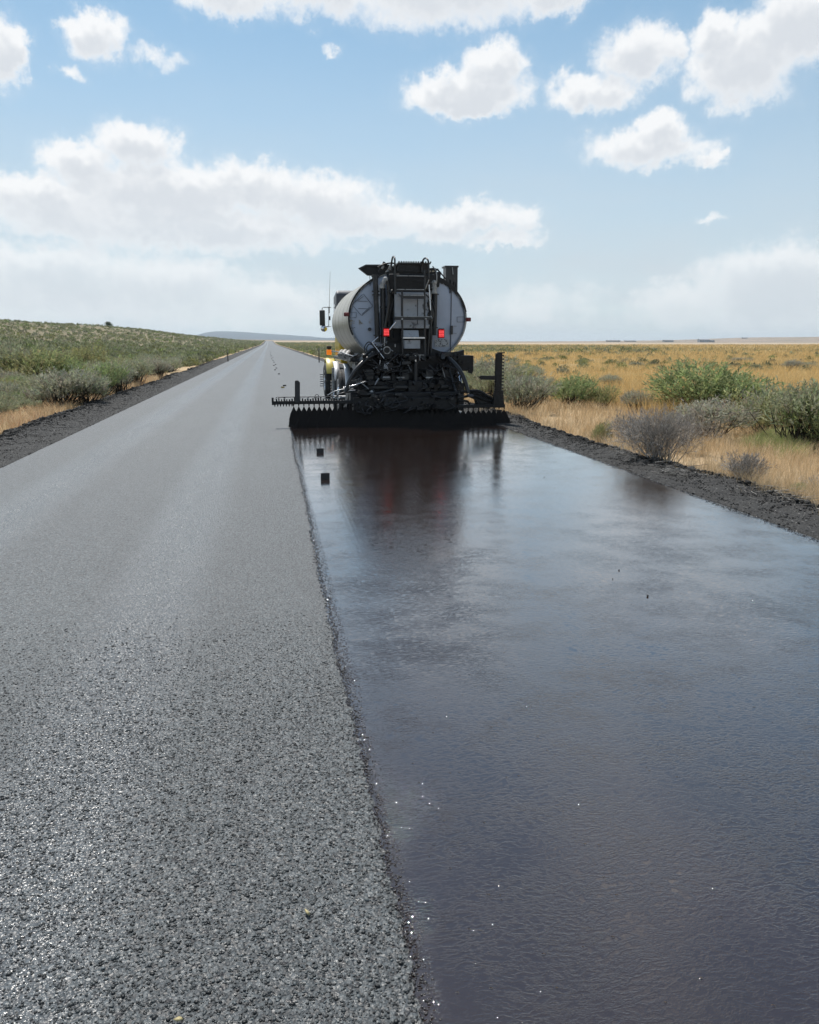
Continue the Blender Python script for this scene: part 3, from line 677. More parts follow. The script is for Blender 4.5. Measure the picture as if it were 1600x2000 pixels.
# grass: separate thin blades, one joined mass per stand
def grass(name, label, X, Y, h, w, cols, blades, seed, spread=.10, lean=.35):
    g2 = np.random.default_rng(seed); n = len(X); k_ = np.repeat(np.arange(n), blades); N = len(k_)
    x = X[k_]+g2.normal(0, 1, N)*np.broadcast_to(spread, n)[k_]; y = Y[k_]+g2.normal(0, 1, N)*np.broadcast_to(spread, n)[k_]
    z = ground_z(x, y)-.01; hh = np.broadcast_to(h, n)[k_]*g2.uniform(.55, 1.25, N); ww = np.broadcast_to(w, n)[k_]*g2.uniform(.6, 1.4, N)
    a = g2.uniform(0, 3.14, N); lx, ly = g2.normal(.06, lean, N)*hh, g2.normal(0, lean, N)*hh
    dx, dy = np.cos(a)*ww, np.sin(a)*ww
    B = np.stack([x, y, z], -1); M1 = np.stack([x+lx*.35, y+ly*.35, z+hh*.6], -1); T_ = np.stack([x+lx, y+ly, z+hh], -1); D = np.stack([dx, dy, 0*dx], -1)
    V = np.stack([B-D*.6, B+D*.6, M1+D*.8, T_, M1-D*.8], 1).reshape(-1, 3)
    F = (np.array([[0, 1, 2], [0, 2, 4], [4, 2, 3]])[None]+np.arange(N)[:, None, None]*5).reshape(-1, 3)
    cols = np.array(cols); c_ = cols[g2.integers(0, len(cols), n)][k_]*np.clip(1+g2.normal(0, .16, N), .5, 1.5)[:, None]
    tag(link(name, mesh_np(name, V, F, M['dry_grass'], tint=np.repeat(c_, 5, 0))), label, kind='stuff')
STRAW = [(.62, .48, .30), (.54, .39, .22), (.70, .57, .38), (.46, .34, .20)]
GOLD = [(.66, .48, .22), (.60, .42, .18), (.70, .54, .28), (.54, .38, .17)]
g = np.random.default_rng(90)
n = 11000; yy = 5.5*np.exp(g.random(n)*1.6); xx = 5.12+(fbm(yy*.8, yy*0, 3, 3)-.5)*.5+g.random(n)**1.3*(2+yy*.55); s_ = np.clip(yy/12, .7, 2)
ok = fbm(xx*1.1, yy*1.1, 3, 55) > .36; xx, yy, s_ = xx[ok], yy[ok], s_[ok]
grass('dry_grass', 'pale straw grass on the right verge between shoulder and bushes', xx, yy, .20+.10*g.random(len(xx)), .0022*s_, STRAW, 9, 1, .06)
n = 5200; yy = 9.5*np.exp(g.random(n)*1.5); xx = -4.95+(fbm(yy*.5, yy*0, 3, 23)-.5)*.5-g.random(n)**1.2*(2.4+.05*yy)
grass('dry_grass', 'pale straw grass along the left shoulder before the sagebrush', xx, yy, .17+.10*g.random(n), .0028*np.clip(yy/14, .7, 3), STRAW+[(.45, .27, .17)], 9, 2, .07)
n = 30000; yy = 17*np.exp(g.random(n)*2.0); xx = 7.5+g.random(n)*(yy*.78); s_ = yy/20
cl = fbm(xx*.10, yy*.05, 4, 66); ok = (cl > .18) & ~((yy < 24) & (xx < 9)); xx, yy, s_, cl = xx[ok], yy[ok], s_[ok], cl[ok]
grass('golden_grass', 'tall golden dry grass filling the field right of the road', xx, yy, (.30+.55*np.clip(cl-.3, 0, .4)+.08*g.random(len(xx))), .0035*s_, GOLD, 7, 3, .10*s_)
n = 9000; yy = 90*np.exp(g.random(n)*1.7); xx = 12+g.random(n)*(yy*.76); s_ = yy/20
grass('golden_grass', 'far golden grass towards the horizon', xx, yy, .45+.25*g.random(n), .006*s_, GOLD+[(.30, .24, .11)], 6, 4, .15*s_)
n = 2600; c0, c1, c2 = gnd(1440, 880, -.1), gnd(1560, 890, -.1), gnd(1520, 835, -.1)
u, v = g.random(n), g.random(n); xx = c0.x+(c1.x-c0.x)*u+(c2.x-c0.x)*v*.9; yy = c0.y+(c1.y-c0.y)*u+(c2.y-c0.y)*v*.9
ok = fbm(xx*1.6, yy*1.6, 3, 77) > .45; grass('green_weeds', 'patch of fresh green weeds below the sagebrush at the right', xx[ok], yy[ok], .18+.1*g.random(ok.sum()), .004, [(.32, .36, .13), (.38, .38, .17), (.26, .32, .11), (.50, .44, .24)], 8, 5, .05, .5)
# ------------------------------------------------------------------ the asphalt distributor truck
class MB:
    def __init__(s): s.V = []; s.F = []; s.S = []
    def add(s, V, F, smooth=False):
        o = len(s.V); s.V += [Vector(v) for v in V]; s.F += [tuple(i+o for i in f) for f in F]; s.S += [smooth]*len(F); return s
    def box(s, x0, x1, y0, y1, z0, z1, rot=None):
        c = Vector(((x0+x1)/2, (y0+y1)/2, (z0+z1)/2)); V = []
        for z in (z0, z1):
            for x, y in ((x0, y0), (x1, y0), (x1, y1), (x0, y1)):
                v = Vector((x, y, z)); V.append(c+rot@(v-c) if rot else v)
        return s.add(V, [(3,2,1,0),(4,5,6,7),(0,1,5,4),(1,2,6,5),(2,3,7,6),(3,0,4,7)])
    def prism(s, poly, y0, y1):
        """poly of (x, z), extruded along y"""
        n = len(poly); V = [(x, y0, z) for x, z in poly]+[(x, y1, z) for x, z in poly]
        return s.add(V, [tuple(range(n)), tuple(range(2*n-1, n-1, -1))]+[(i, i+n, (i+1) % n+n, (i+1) % n) for i in range(n)])
    def prismx(s, poly, x0, x1):
        n = len(poly); V = [(x0, y, z) for y, z in poly]+[(x1, y, z) for y, z in poly]
        return s.add(V, [tuple(range(n-1, -1, -1)), tuple(range(n, 2*n))]+[(i, (i+1) % n, (i+1) % n+n, i+n) for i in range(n)])
    def tube(s, pts, r, n=8, smooth_path=True, r_end=None):
        P_ = [Vector(p) for p in pts]
        if smooth_path and len(P_) > 2:
            Q = [P_[0]*2-P_[1]]+P_+[P_[-1]*2-P_[-2]]; out = []
            for i in range(1, len(Q)-2):
                for k_ in range(6):
                    t_ = k_/6; a, b_, c, d = Q[i-1], Q[i], Q[i+1], Q[i+2]
                    out.append(.5*((2*b_)+(c-a)*t_+(2*a-5*b_+4*c-d)*t_*t_+(3*b_-a-3*c+d)*t_**3))
            P_ = out+[P_[-1]]
        V, F = [], []; up = Vector((.13, .21, .97)); m_ = len(P_)
        for i, p_ in enumerate(P_):
            d = (P_[min(i+1, m_-1)]-P_[max(i-1, 0)]).normalized(); e = d.cross(up)
            if e.length < .05: e = d.cross(Vector((1, 0, 0)))
            e.normalize(); f_ = d.cross(e); up = f_*-1 if False else up
            rr = r if r_end is None else r+(r_end-r)*i/(m_-1)
            for k_ in range(n):
                a = k_*2*math.pi/n; V.append(p_+(e*math.cos(a)+f_*math.sin(a))*rr)
        for i in range(m_-1):
            for k_ in range(n): F.append((i*n+k_, i*n+(k_+1) % n, (i+1)*n+(k_+1) % n, (i+1)*n+k_))
        s.add(V, F, True); s.add([V[k_] for k_ in range(n)], [tuple(range(n-1, -1, -1))]); s.add(V[-n:], [tuple(range(n))]); return s
    def cyl(s, a, b_, r, n=16, r2=None): return s.tube([a, b_], r, n, False, r2)
    def sphere(s, c, r, n=10, sz=1.):
        V, F = [], []; c = Vector(c)
        for i in range(n//2+1):
            th = math.pi*i/(n//2)
            for k_ in range(n): a = k_*2*math.pi/n; V.append(c+Vector((math.sin(th)*math.cos(a), math.sin(th)*math.sin(a), math.cos(th)*sz))*r)
        for i in range(n//2):
            for k_ in range(n): F.append((i*n+k_, (i+1)*n+k_, (i+1)*n+(k_+1) % n, i*n+(k_+1) % n))
        return s.add(V, F, True)
    def revx(s, prof, cx, cy, cz, n=32, a0=0, a1=2*math.pi):
        """profile of (x, radius) turned about the x axis"""
        V, F = [], []; full = abs(a1-a0-2*math.pi) < 1e-6; st_ = n if full else n+1; m_ = len(prof)
        for k_ in range(st_):
            a = a0+(a1-a0)*k_/n
            for (x, r) in prof: V.append((cx+x, cy+math.cos(a)*r, cz+math.sin(a)*r))
        for k_ in range(n):
            k2 = (k_+1) % st_
            for i in range(m_-1): F.append((k_*m_+i, k2*m_+i, k2*m_+i+1, k_*m_+i+1))
        return s.add(V, F, True)
    def ell(s, rings, cx, cz, n=72, cap0=False, cap1=False):
        """rings of (y, a, b): elliptical section along y"""
        V, F = [], []
        for (y, a, b_) in rings:
            for k_ in range(n):
                t_ = k_*2*math.pi/n; V.append((cx+a*math.cos(t_), y, cz+b_*math.sin(t_)))
        for i in range(len(rings)-1):
            for k_ in range(n): F.append((i*n+k_, i*n+(k_+1) % n, (i+1)*n+(k_+1) % n, (i+1)*n+k_))
        s.add(V, F, True)
        if cap0: s.add(V[:n], [tuple(range(n))])
        if cap1: s.add(V[-n:], [tuple(range(n-1, -1, -1))])
        return s
    def build(s, name, m_, parent=None, bevel=0., label=None):
        org = Vector((0, 0, 0)); q_ = parent
        while q_ is not None: org += q_.location; q_ = q_.parent
        me = bpy.data.meshes.new(name); me.from_pydata([v-org for v in s.V], [], s.F); me.update()
        me.polygons.foreach_set('use_smooth', s.S)
        import bmesh
        bm = bmesh.new(); bm.from_mesh(me); bmesh.ops.recalc_face_normals(bm, faces=bm.faces); bm.to_mesh(me); bm.free()
        me.materials.append(M[m_]); o = link(name, me, parent)
        if bevel:
            b_ = o.modifiers.new('bevel', 'BEVEL'); b_.width = bevel; b_.segments = 2; b_.limit_method = 'ANGLE'; b_.angle_limit = R(50)
        if label: o['label'] = label
        return o
def child(root, name, m_, bevel=0., label=None):
    mb = MB(); return mb, (lambda: mb.build(name, m_, root, bevel, label))

mat('tank_head_paint', (.37, .425, .52), .45, var=.07, vscale=2, bump=.004, bscale=3)
mat('panel_grey', (.36, .39, .43), .5, var=.12, vscale=5, dirt=(.04, .04, .045), dirt_amt=.28, dirt_scale=5)
mat('tar_black', (.009, .009, .010), .45, var=.4, vscale=14, bump=.010, bscale=18, spec=.35)
mat('tar_hose', (.012, .012, .013), .34, var=.3, vscale=20, spec=.5)
mat('black_paint', (.012, .014, .017), .38, var=.3, vscale=9, dirt=(.06, .055, .05), dirt_amt=.15, dirt_scale=9, bump=.002, bscale=60)
mat('steel_dull', (.30, .31, .32), .38, metal=.75, var=.25, vscale=18, dirt=(.03, .03, .03), dirt_amt=.3, dirt_scale=12)
mat('steel_bright', (.62, .63, .66), .22, metal=.95, var=.08, vscale=12, dirt=(.05, .05, .05), dirt_amt=.08)
mat('fender_metal', (.62, .62, .62), .42, metal=.3, var=.1, vscale=8)
mat('pipe_grey', (.34, .34, .33), .6, var=.2, vscale=16, dirt=(.03, .03, .03), dirt_amt=.25, dirt_scale=12)
mat('yellow_paint', (.62, .43, .02), .32, var=.06, vscale=3, coat=.4)
mat('pale_yellow', (.66, .55, .14), .35, var=.08, vscale=3, coat=.3)
mat('rubber', (.030, .030, .031), .8, var=.3, vscale=12, dirt=(.13, .12, .10), dirt_amt=.25, dirt_scale=10, bump=.003, bscale=60)
mat('dark_glass', (.02, .025, .03), .06, var=.1)
mat('mirror_glass', (.8, .8, .8), .04, metal=1., var=.02)
mat('cab_dark', (.05, .055, .07), .4, var=.2, vscale=3)
mat('red_marker', (.14, .010, .012), .35, var=.3, vscale=30)
mat('red_lens', (.30, .006, .008), .25, var=.1, emit=(1, .012, .018, .28))
mat('red_led', (.8, .05, .05), .3, var=.02, emit=(1, .12, .13, 1.1))
mat('orange_lens', (.75, .22, .01), .3, var=.1, emit=(1, .25, .02, .35))
mat('line_dark', (.05, .055, .07), .5, var=.3, vscale=30)
mat('decal_pale', (.40, .42, .44), .5, var=.25, vscale=60)
mat('decal_tan', (.30, .27, .20), .5, var=.3, vscale=50)
mat('plate_pale', (.42, .43, .44), .5, var=.2, vscale=30)
# shell of the tank: weathered grey jacket, its own brown-grey streaks running down
m, b, p = new_mat('tank_jacket'); L = m.node_tree.links; t = b.n('ShaderNodeTexCoord').outputs['Object']
st = b.noise(b.v('MULTIPLY', t, (.6, 7, .5)), 1, 6, .6); n2 = b.noise(t, 2.2, 6, .6)
c = b.mix(b.ramp(st, .35, .65), (.37, .345, .29), (.48, .455, .39)); c = b.mix(b.ramp(n2, .55, .75, True, 0, .5), c, (.24, .23, .20))
L.new(c, p.inputs['Base Color']); p.inputs['Metallic'].default_value = .2
L.new(b.m('MULTIPLY_ADD', n2, .3, .22), p.inputs['Roughness'])
L.new(b.n('ShaderNodeBump', {'Strength': .5, 'Distance': .01, 'Height': b.noise(t, 1.7, 2)}).outputs[0], p.inputs['Normal'])

TC = (2.83, 2.07); TA, TB = 1.222, .965; TY0, TY1 = 17.0, 21.7
truck = bpy.data.objects.new('asphalt_distributor_truck', None); COL.objects.link(truck); truck.location = (2.83, 19.5, 0)
tag(truck, 'grey elliptical tank truck with black spray bar laying hot asphalt on the right lane', 'tank truck')
mb, bd = child(truck, 'tank', 'tank_jacket'); mb.ell([(TY0+.012, TA-.006, TB-.006), (TY0+1.2, TA, TB), (TY1-.5, TA, TB), (TY1, TA-.02, TB-.02), (TY1+.18, TA*.8, TB*.8)], *TC, cap1=True); tank = bd()
for y in (17.55, 18.5, 19.45, 20.4, 21.3):
    mb, bd = child(tank, 'seam_band', 'tank_jacket'); mb.ell([(y-.03, TA+.001, TB+.001), (y-.028, TA+.004, TB+.004), (y+.028, TA+.004, TB+.004), (y+.03, TA+.001, TB+.001)], *TC); bd()
mb, bd = child(truck, 'tank_end', 'tank_head_paint'); mb.ell([(TY0+.03, TA-.03, TB-.03), (TY0-.0, TA-.035, TB-.035), (TY0-.02, TA-.10, TB-.10), (TY0-.028, .7, .5), (TY0-.03, .05, .05)], *TC, cap1=True); head = bd()
mb, bd = child(head, 'rim', 'pipe_grey'); mb.ell([(TY0+.06, TA+.004, TB+.004), (TY0-.035, TA+.006, TB+.006), (TY0-.035, TA-.03, TB-.03), (TY0+.01, TA-.032, TB-.032)], *TC); bd()
YF = TY0-.034          # plane just proud of the tank end
def A(px, py, Y=YF): return at(px, py, Y)
def pbox(mb, x0, y0, x1, y1, Yn, Yf):
    """box whose near face covers a surveyed rectangle at depth Yn, running back to Yf"""
    a, c_ = at(x0, y1, Yn), at(x1, y0, Yn); return mb.box(a.x, c_.x, Yn, Yf, a.z, c_.z)
def P3(mb, pts, Y, r, n=8): return mb.tube([at(q[0], q[1], q[2] if len(q) > 2 else Y) for q in pts], r, n)

# tar crust along the top and the right shoulder of the tank end
def arc_crust(a0, a1, wfun, seed, Yn, nm='tar_crust'):
    mb = MB(); n = 60; g2 = np.random.default_rng(seed); V = []
    for i in range(n+1):
        t_ = a0+(a1-a0)*i/n; w = wfun(i/n)*(.75+.5*float(vnoise(np.array([i*.7]), np.array([seed*1.]), 3)[0]))
        V += [(TC[0]+(TA+.010)*math.cos(t_), Yn, TC[1]+(TB+.010)*math.sin(t_)), (TC[0]+(TA-w)*math.cos(t_), Yn, TC[1]+(TB-w)*math.sin(t_)),
              (TC[0]+(TA+.010)*math.cos(t_), Yn+.075, TC[1]+(TB+.010)*math.sin(t_)), (TC[0]+(TA-w)*math.cos(t_), Yn+.03, TC[1]+(TB-w)*math.sin(t_))]
    F = []
    for i in range(n):
        o_ = i*4; F += [(o_, o_+4, o_+5, o_+1), (o_+2, o_+3, o_+7, o_+6), (o_, o_+2, o_+6, o_+4), (o_+1, o_+5, o_+7, o_+3)]
    mb.add(V, F); return mb.build(nm, 'tar_black', head)
arc_crust(R(62), R(112), lambda u: .10+.22*math.sin(math.pi*u), 3, YF-.012)
arc_crust(R(8), R(64), lambda u: .018+.15*max(0, u-.35)**1.2+.02*math.sin(u*9)**2, 5, YF-.010)
arc_crust(R(112), R(200), lambda u: .012+.012*abs(math.sin(u*11)), 6, YF-.006)
# the panel seam right of centre and the thin outlines riveted to the end
def strip(name, p0, p1, w, m_='line_dark', Y=YF, th=.006, parent=None):
    a, c_ = at(*p0, Y), at(*p1, Y); d = (c_-a).normalized(); n_ = Vector((-d.z, 0, d.x))*w/2
    mb = MB(); mb.prism([((a+n_).x, (a+n_).z), ((c_+n_).x, (c_+n_).z), ((c_-n_).x, (c_-n_).z), ((a-n_).x, (a-n_).z)], Y-th, Y+.004); return mb.build(name, m_, parent or head)
strip('panel_seam', (882, 560), (880, 690), .014)
strip('panel_seam', (745, 560), (743, 640), .006)
plc = MB()
def mark(mb, p0, p1, w, Y=YF-.002, th=.004):
    a, c_ = at(*p0, Y), at(*p1, Y); d = (c_-a).normalized(); n_ = Vector((-d.z, 0, d.x))*w/2
    mb.prism([((a+n_).x, (a+n_).z), ((c_+n_).x, (c_+n_).z), ((c_-n_).x, (c_-n_).z), ((a-n_).x, (a-n_).z)], Y-th, Y+.003)
for q0, q1 in (((688, 595), (708, 575)), ((710, 574), (728, 597)), ((728, 598), (707, 616)), ((706, 616), (690, 598)), ((694, 590), (710, 579)), ((700, 588), (718, 588.5)), ((700, 602.5), (717, 603)), ((718, 584), (722, 589)), ((722, 600), (708, 613))): mark(plc, q0, q1, .008)
o = plc.build('placard_holder', 'line_dark', head); o['kind'] = 'stuff'; o['label'] = 'thin diamond shaped frame of the hazard placard'
for rect in ((683, 610, 696, 620), (893, 619, 908, 629)):
    mb = MB(); x0, y0, x1, y1 = rect
    for q0, q1 in (((x0, y0), (x1, y0)), ((x1, y0), (x1, y1)), ((x1, y1), (x0, y1)), ((x0, y1), (x0, y0))): mark(mb, q0, q1, .006)
    mb.build('reflector_frame', 'line_dark', head)['kind'] = 'stuff'
gd = random.Random(4)
for (x0, y0, x1, y1, m_, n_) in ((684, 624, 694, 634, 'decal_tan', 9), (700, 624, 709, 633, 'decal_tan', 9), (719, 623, 726, 634, 'decal_pale', 9), (686, 639, 696, 641, 'line_dark', 3), (849, 662, 877, 677, 'decal_pale', 0)):
    if n_ == 0:
        mb = MB(); pbox(mb, x0, y0, x1, y1, YF-.008, YF); mb.build('sticker', m_, head); n_ = 22; Yk = YF-.009
    else: Yk = YF-.002
    mb = MB()
    for _ in range(n_):
        a = (gd.uniform(x0, x1), gd.uniform(y0, y1)); an = gd.choice([0, .5, 1.57, 2.4]); l = gd.uniform(2, 4.5)
        c_ = (min(x1, max(x0, a[0]+math.cos(an)*l)), min(y1, max(y0, a[1]+math.sin(an)*l)))
        if math.hypot(c_[0]-a[0], c_[1]-a[1]) > .8: mark(mb, a, c_, .011, Yk)
    o = mb.build('sticker', 'line_dark' if x0 > 800 else m_, head); o['kind'] = 'stuff'
mb = MB(); a = A(722, 643); mb.cyl((a.x, YF, a.z), (a.x, YF-.05, a.z), .035, 12); mb.build('plug', 'black_paint', head)
mb = MB(); pbox(mb, 880, 636, 885, 653, YF-.05, YF); mb.build('gauge_box', 'black_paint', head, .004)
for x0 in (886,):
    for yy in (637, 651): strip('dash_mark', (886, yy), (892, yy), .006)

# tar runs down the tank end from the crust
gd = random.Random(8)
for i in range(16):
    x = gd.choice([gd.uniform(858, 882), gd.uniform(722, 735), gd.uniform(884, 898)]); y0 = 533+max(0, (x-855))*.55+abs(min(0, x-735))*.2; l = gd.uniform(5, 26)
    mb = MB(); mark(mb, (x, y0), (x+gd.uniform(-.8, .8), y0+l), gd.uniform(.008, .03), YF-.003); mb.build('tar_run', 'tar_black', head)

# lights
for nm, (cx, cy), w, h in (('tail_light', (755, 649), 12.5, 16), ('tail_light', (862.5, 651.5), 12.5, 17)):
    a = at(cx, cy, 16.55); sx, sz_ = w/1600*14.2/2, h/1600*14.6/2
    mb = MB(); mb.box(a.x-sx-.012, a.x+sx+.012, 16.56, 16.64, a.z-sz_-.012, a.z+sz_+.012); hs = mb.build(nm, 'red_marker', truck, .012)
    mb = MB(); mb.box(a.x-sx, a.x+sx, 16.545, 16.57, a.z-sz_, a.z+sz_); mb.build('lens', 'red_lens', hs, .008)
    for i in range(4):
        for j in range(4):
            mb = MB(); c_ = (a.x+(i-1.5)*sx*.46, 16.544, a.z+(j-1.5)*sz_*.40); mb.cyl(c_, (c_[0], 16.536, c_[2]), .0075, 8); mb.build('led', 'red_led', hs)
    mb = MB(); mb.box(a.x-sx*.9, a.x+sx*.9, 16.5, 16.66, a.z+sz_+.014, a.z+sz_+.022); mb.build('hood', 'black_paint', hs)
for (cx, cy) in ((677, 614), (915, 624)):
    a = at(cx, cy, 16.95); mb = MB(); mb.box(a.x-.055, a.x+.055, 16.93, 16.99, a.z-.04, a.z+.04); hs = mb.build('marker_lamp', 'red_marker', truck, .015)
    mb = MB(); mb.cyl((a.x, 16.93, a.z), (a.x, 16.905, a.z), .03, 14, .024); mb.build('lens', 'red_lens' if False else 'red_marker', hs)

# dark backing plate, sump box and panels down the middle of the tank end
mb = MB(); mb.prism([(at(x, y, 16.93).x, at(x, y, 16.93).z) for x, y in ((757, 531), (862, 531), (858, 560), (846, 566), (846, 600), (838, 640), (838, 700), (757, 700), (756, 628), (764, 600), (764, 575), (756, 566))], 16.93, 16.965); mb.build('backing_plate', 'tar_black', truck)
mb, bd = child(truck, 'sump_box', 'panel_grey', .02); pbox(mb, 771, 571, 838, 638, 16.74, 16.94); sump = bd()
mb, bd = child(sump, 'flange', 'panel_grey', .004); pbox(mb, 768, 634, 841, 641, 16.70, 16.94); bd()
for i in range(9):
    mb = MB(); a = at(771+i*8.3, 637.5, 16.70); mb.cyl((a.x, 16.70, a.z), (a.x, 16.685, a.z), .010, 6); mb.build('bolt', 'steel_dull', sump)
for x0 in (783.5, 815): mb = MB(); pbox(mb, x0, 576, x0+1.6, 633, 16.732, 16.745); mb.build('rib', 'line_dark', sump)
mb, bd = child(truck, 'manhole_shroud', 'tar_black', .02); pbox(mb, 760, 536, 850, 566, 16.80, 16.94); bd()
mb, bd = child(truck, 'control_box', 'panel_grey', .008); mb.prismx([(16.55, at(800, 660, 16.6).z), (16.62, at(800, 645, 16.6).z), (16.9, at(800, 645, 16.6).z), (16.9, at(800, 660, 16.6).z)], at(788, 650, 16.6).x, at(818, 650, 16.6).x); bd()
mb, bd = child(truck, 'tool_box', 'panel_grey', .008); pbox(mb, 790, 664, 821, 681, 16.56, 16.9); bd()

# standing pipes with flanges and grey elbows
def pipe(px, y0, y1, r, m_='black_paint', Y=16.86, flanges=(), x2=None):
    a, c_ = at(px, y0, Y), at(x2 or px, y1, Y); mb = MB(); mb.cyl(a, c_, r, 14); o = mb.build('standing_pipe', m_, truck)
    for fy in flanges:
        f_ = at(px+(0 if x2 is None else (x2-px)*(fy-y0)/(y1-y0)), fy, Y); mb = MB(); mb.cyl((f_.x, Y, f_.z-.012), (f_.x, Y, f_.z+.012), r+.028, 14); mb.build('flange', m_, o)
    return o
pipe(733, 536, 668, .052, flanges=(540, 569, 576, 655), x2=738); pipe(748, 560, 690, .050, flanges=(600,), x2=750)
pipe(850, 572, 655, .050, flanges=(575, 640), x2=848); pipe(740.5, 556, 610, .022, 'panel_grey'); pipe(841, 556, 600, .024, 'pipe_grey'); pipe(842, 600, 700, .02, 'black_paint', 16.7)
for pts in ([(746, 562), (749, 553), (753, 546)], [(848, 572), (848.5, 562), (847.5, 552)]):
    mb = MB(); P3(mb, pts, 16.82, .046, 12); e_ = mb.build('pipe_elbow', 'pipe_grey', truck)
    for q in pts[:2]:
        f_ = at(*q, 16.82); mb = MB(); mb.cyl((f_.x, 16.82, f_.z-.014), (f_.x, 16.82, f_.z+.014), .060, 12); mb.build('union_nut', 'pipe_grey', e_)
    c_ = at(*pts[2], 16.82); mb = MB(); mb.sphere(c_, .055, 12); mb.build('elbow_cap', 'pipe_grey', e_)
mb, bd = child(truck, 'hose_bundle', 'tar_hose')
P3(mb, [(757, 548), (760, 580), (757, 610), (752, 640)], 16.75, .03); bd()
mb, bd = child(truck, 'hose_bundle', 'tar_black'); P3(mb, [(762, 560), (766, 590), (760, 620), (765, 660)], 16.85, .05); bd()
for pts, r in (([(838, 585), (843, 600), (839, 620), (843, 645), (841, 690)], .022), ([(836, 590), (845, 612), (840, 640), (836, 690)], .03), ([(832, 575), (845, 590), (851, 610)], .012), ([(845, 600), (836, 615), (848, 625)], .01)):
    mb, bd = child(truck, 'hose', 'tar_hose'); P3(mb, pts, 16.72, r); bd()
mb, bd = child(truck, 'lever', 'steel_bright'); mb.cyl(at(838, 556, 16.6), at(841, 606, 16.6), .012, 8); bd()
mb, bd = child(truck, 'lever', 'steel_dull'); mb.cyl(at(838, 546, 16.55), at(828, 571, 16.55), .012, 8); bd()
mb, bd = child(truck, 'grab_rail', 'steel_dull'); P3(mb, [(845, 520), (852, 530), (853, 548), (850, 560)], 16.8, .012); bd()
mb, bd = child(truck, 'work_lamp', 'black_paint'); a = at(765, 570, 16.7); mb.cyl(a, a+Vector((.02, -.07, 0)), .05, 14, .035); lamp_ = bd()
mb = MB(); mb.cyl(at(765, 567, 16.66), at(772, 574, 16.66), .014, 8); mb.build('bracket', 'steel_bright', lamp_)

# ladder
YL = 16.5
ladder = MB(); ladder.tube([at(785.5, 566, YL), at(786.5, 705, YL)], .022, 8, False); ladder = ladder.build('ladder', 'black_paint', truck)
for q in ([(829.5, 566), (830, 705)], [(829.5, 527), (829.5, 566)], [(771.5, 527), (772.5, 575)]):
    mb = MB(); mb.tube([at(*z_, YL) for z_ in q], .021, 8, False); mb.build('rail', 'black_paint', ladder)
for (x, ph, wd) in ((771.5, 499.5, .10), (835.5, 502.5, .34)):
    a = at(x-(6.2 if x > 800 else 0), 527, YL); top = at(x, ph, YL).z; pts = [(a.x+.012, YL+wd, a.z-.02), (a.x+.01, YL+wd, top-.14), (a.x+.02, YL+wd*.86, top-.04), (a.x+.045, YL+wd*.5, top), (a.x+.07, YL+.07*wd, top-.05), (a.x+.085, YL, top-.16), (a.x+.085, YL, a.z-.16)] if x > 800 else \
        [(a.x, YL+.45, a.z+.02), (a.x, YL+.45, top-.10), (a.x+.002, YL+.33, top-.01), (a.x, YL+.16, top), (a.x, YL+.03, top-.05), (a.x, YL, top-.12), (a.x, YL, a.z)]
    mb = MB(); mb.tube(pts, .018, 10); mb.build('handrail_hoop', 'black_paint', ladder)
for (x0, x1, y, hh, m_) in ((773, 830, 540, .022, 'steel_dull'), (773, 830, 567, .03, 'steel_dull'), (786, 830, 580, .055, 'black_paint'), (771, 841, 621.5, .06, 'black_paint'), (787, 830, 660, .026, 'steel_bright'), (787, 830, 695, .03, 'black_paint')):
    a, c_ = at(x0, y, YL), at(x1, y, YL); mb = MB(); mb.box(a.x, c_.x, YL-.02, YL+.10, a.z-hh/2, a.z+hh/2); rg = mb.build('rung', 'black_paint' if y != 660 else m_, ladder, .004)
    mb = MB(); mb.box(a.x+.02, c_.x-.02, YL-.024, YL-.010, a.z+hh/2-.003, a.z+hh/2+.008); mb.build('tread_edge', 'steel_dull', rg)
for (p0, p1) in (((775, 617), (771, 621)), ((841, 617), (844, 622))): mb = MB(); mb.cyl(at(*p0, YL), at(*p1, YL), .014, 8); mb.build('hook', 'steel_dull', ladder)
mb = MB(); mb.cyl(at(773, 629, YL), at(761, 644, YL), .014, 8); mb.build('stay_rod', 'steel_bright', ladder)
for q in ((785.5, 623), (831.5, 623)): mb = MB(); a = at(*q, YL-.03); mb.cyl(a, a+Vector((0, -.02, 0)), .02, 8); mb.build('bolt', 'steel_dull', ladder)

# walkway and hardware on top of the tank
mb = MB(); zt = TC[1]+TB
mb.box(2.60, 3.27, 16.85, 18.3, zt+.10, zt+.125); deck = mb.build('walkway', 'black_paint', truck)
n = 14
for i in range(n):
    x = 2.61+i*.0495; mb = MB(); mb.box(x, x+.026, 16.84, 16.87, zt+.125, zt+.150); mb.build('tread_tooth', 'black_paint', deck)
mb = MB(); mb.prism([(2.58, zt-.05), (3.25, zt-.05), (3.22, zt+.10), (2.62, zt+.10)], 16.90, 16.93); mb.build('front_plate', 'tar_black', deck)
for y in (17.4, 17.9, 18.25): mb = MB(); mb.box(2.63, 3.24, y, y+.04, zt-.03, zt+.10); mb.build('deck_bracket', 'black_paint', deck)
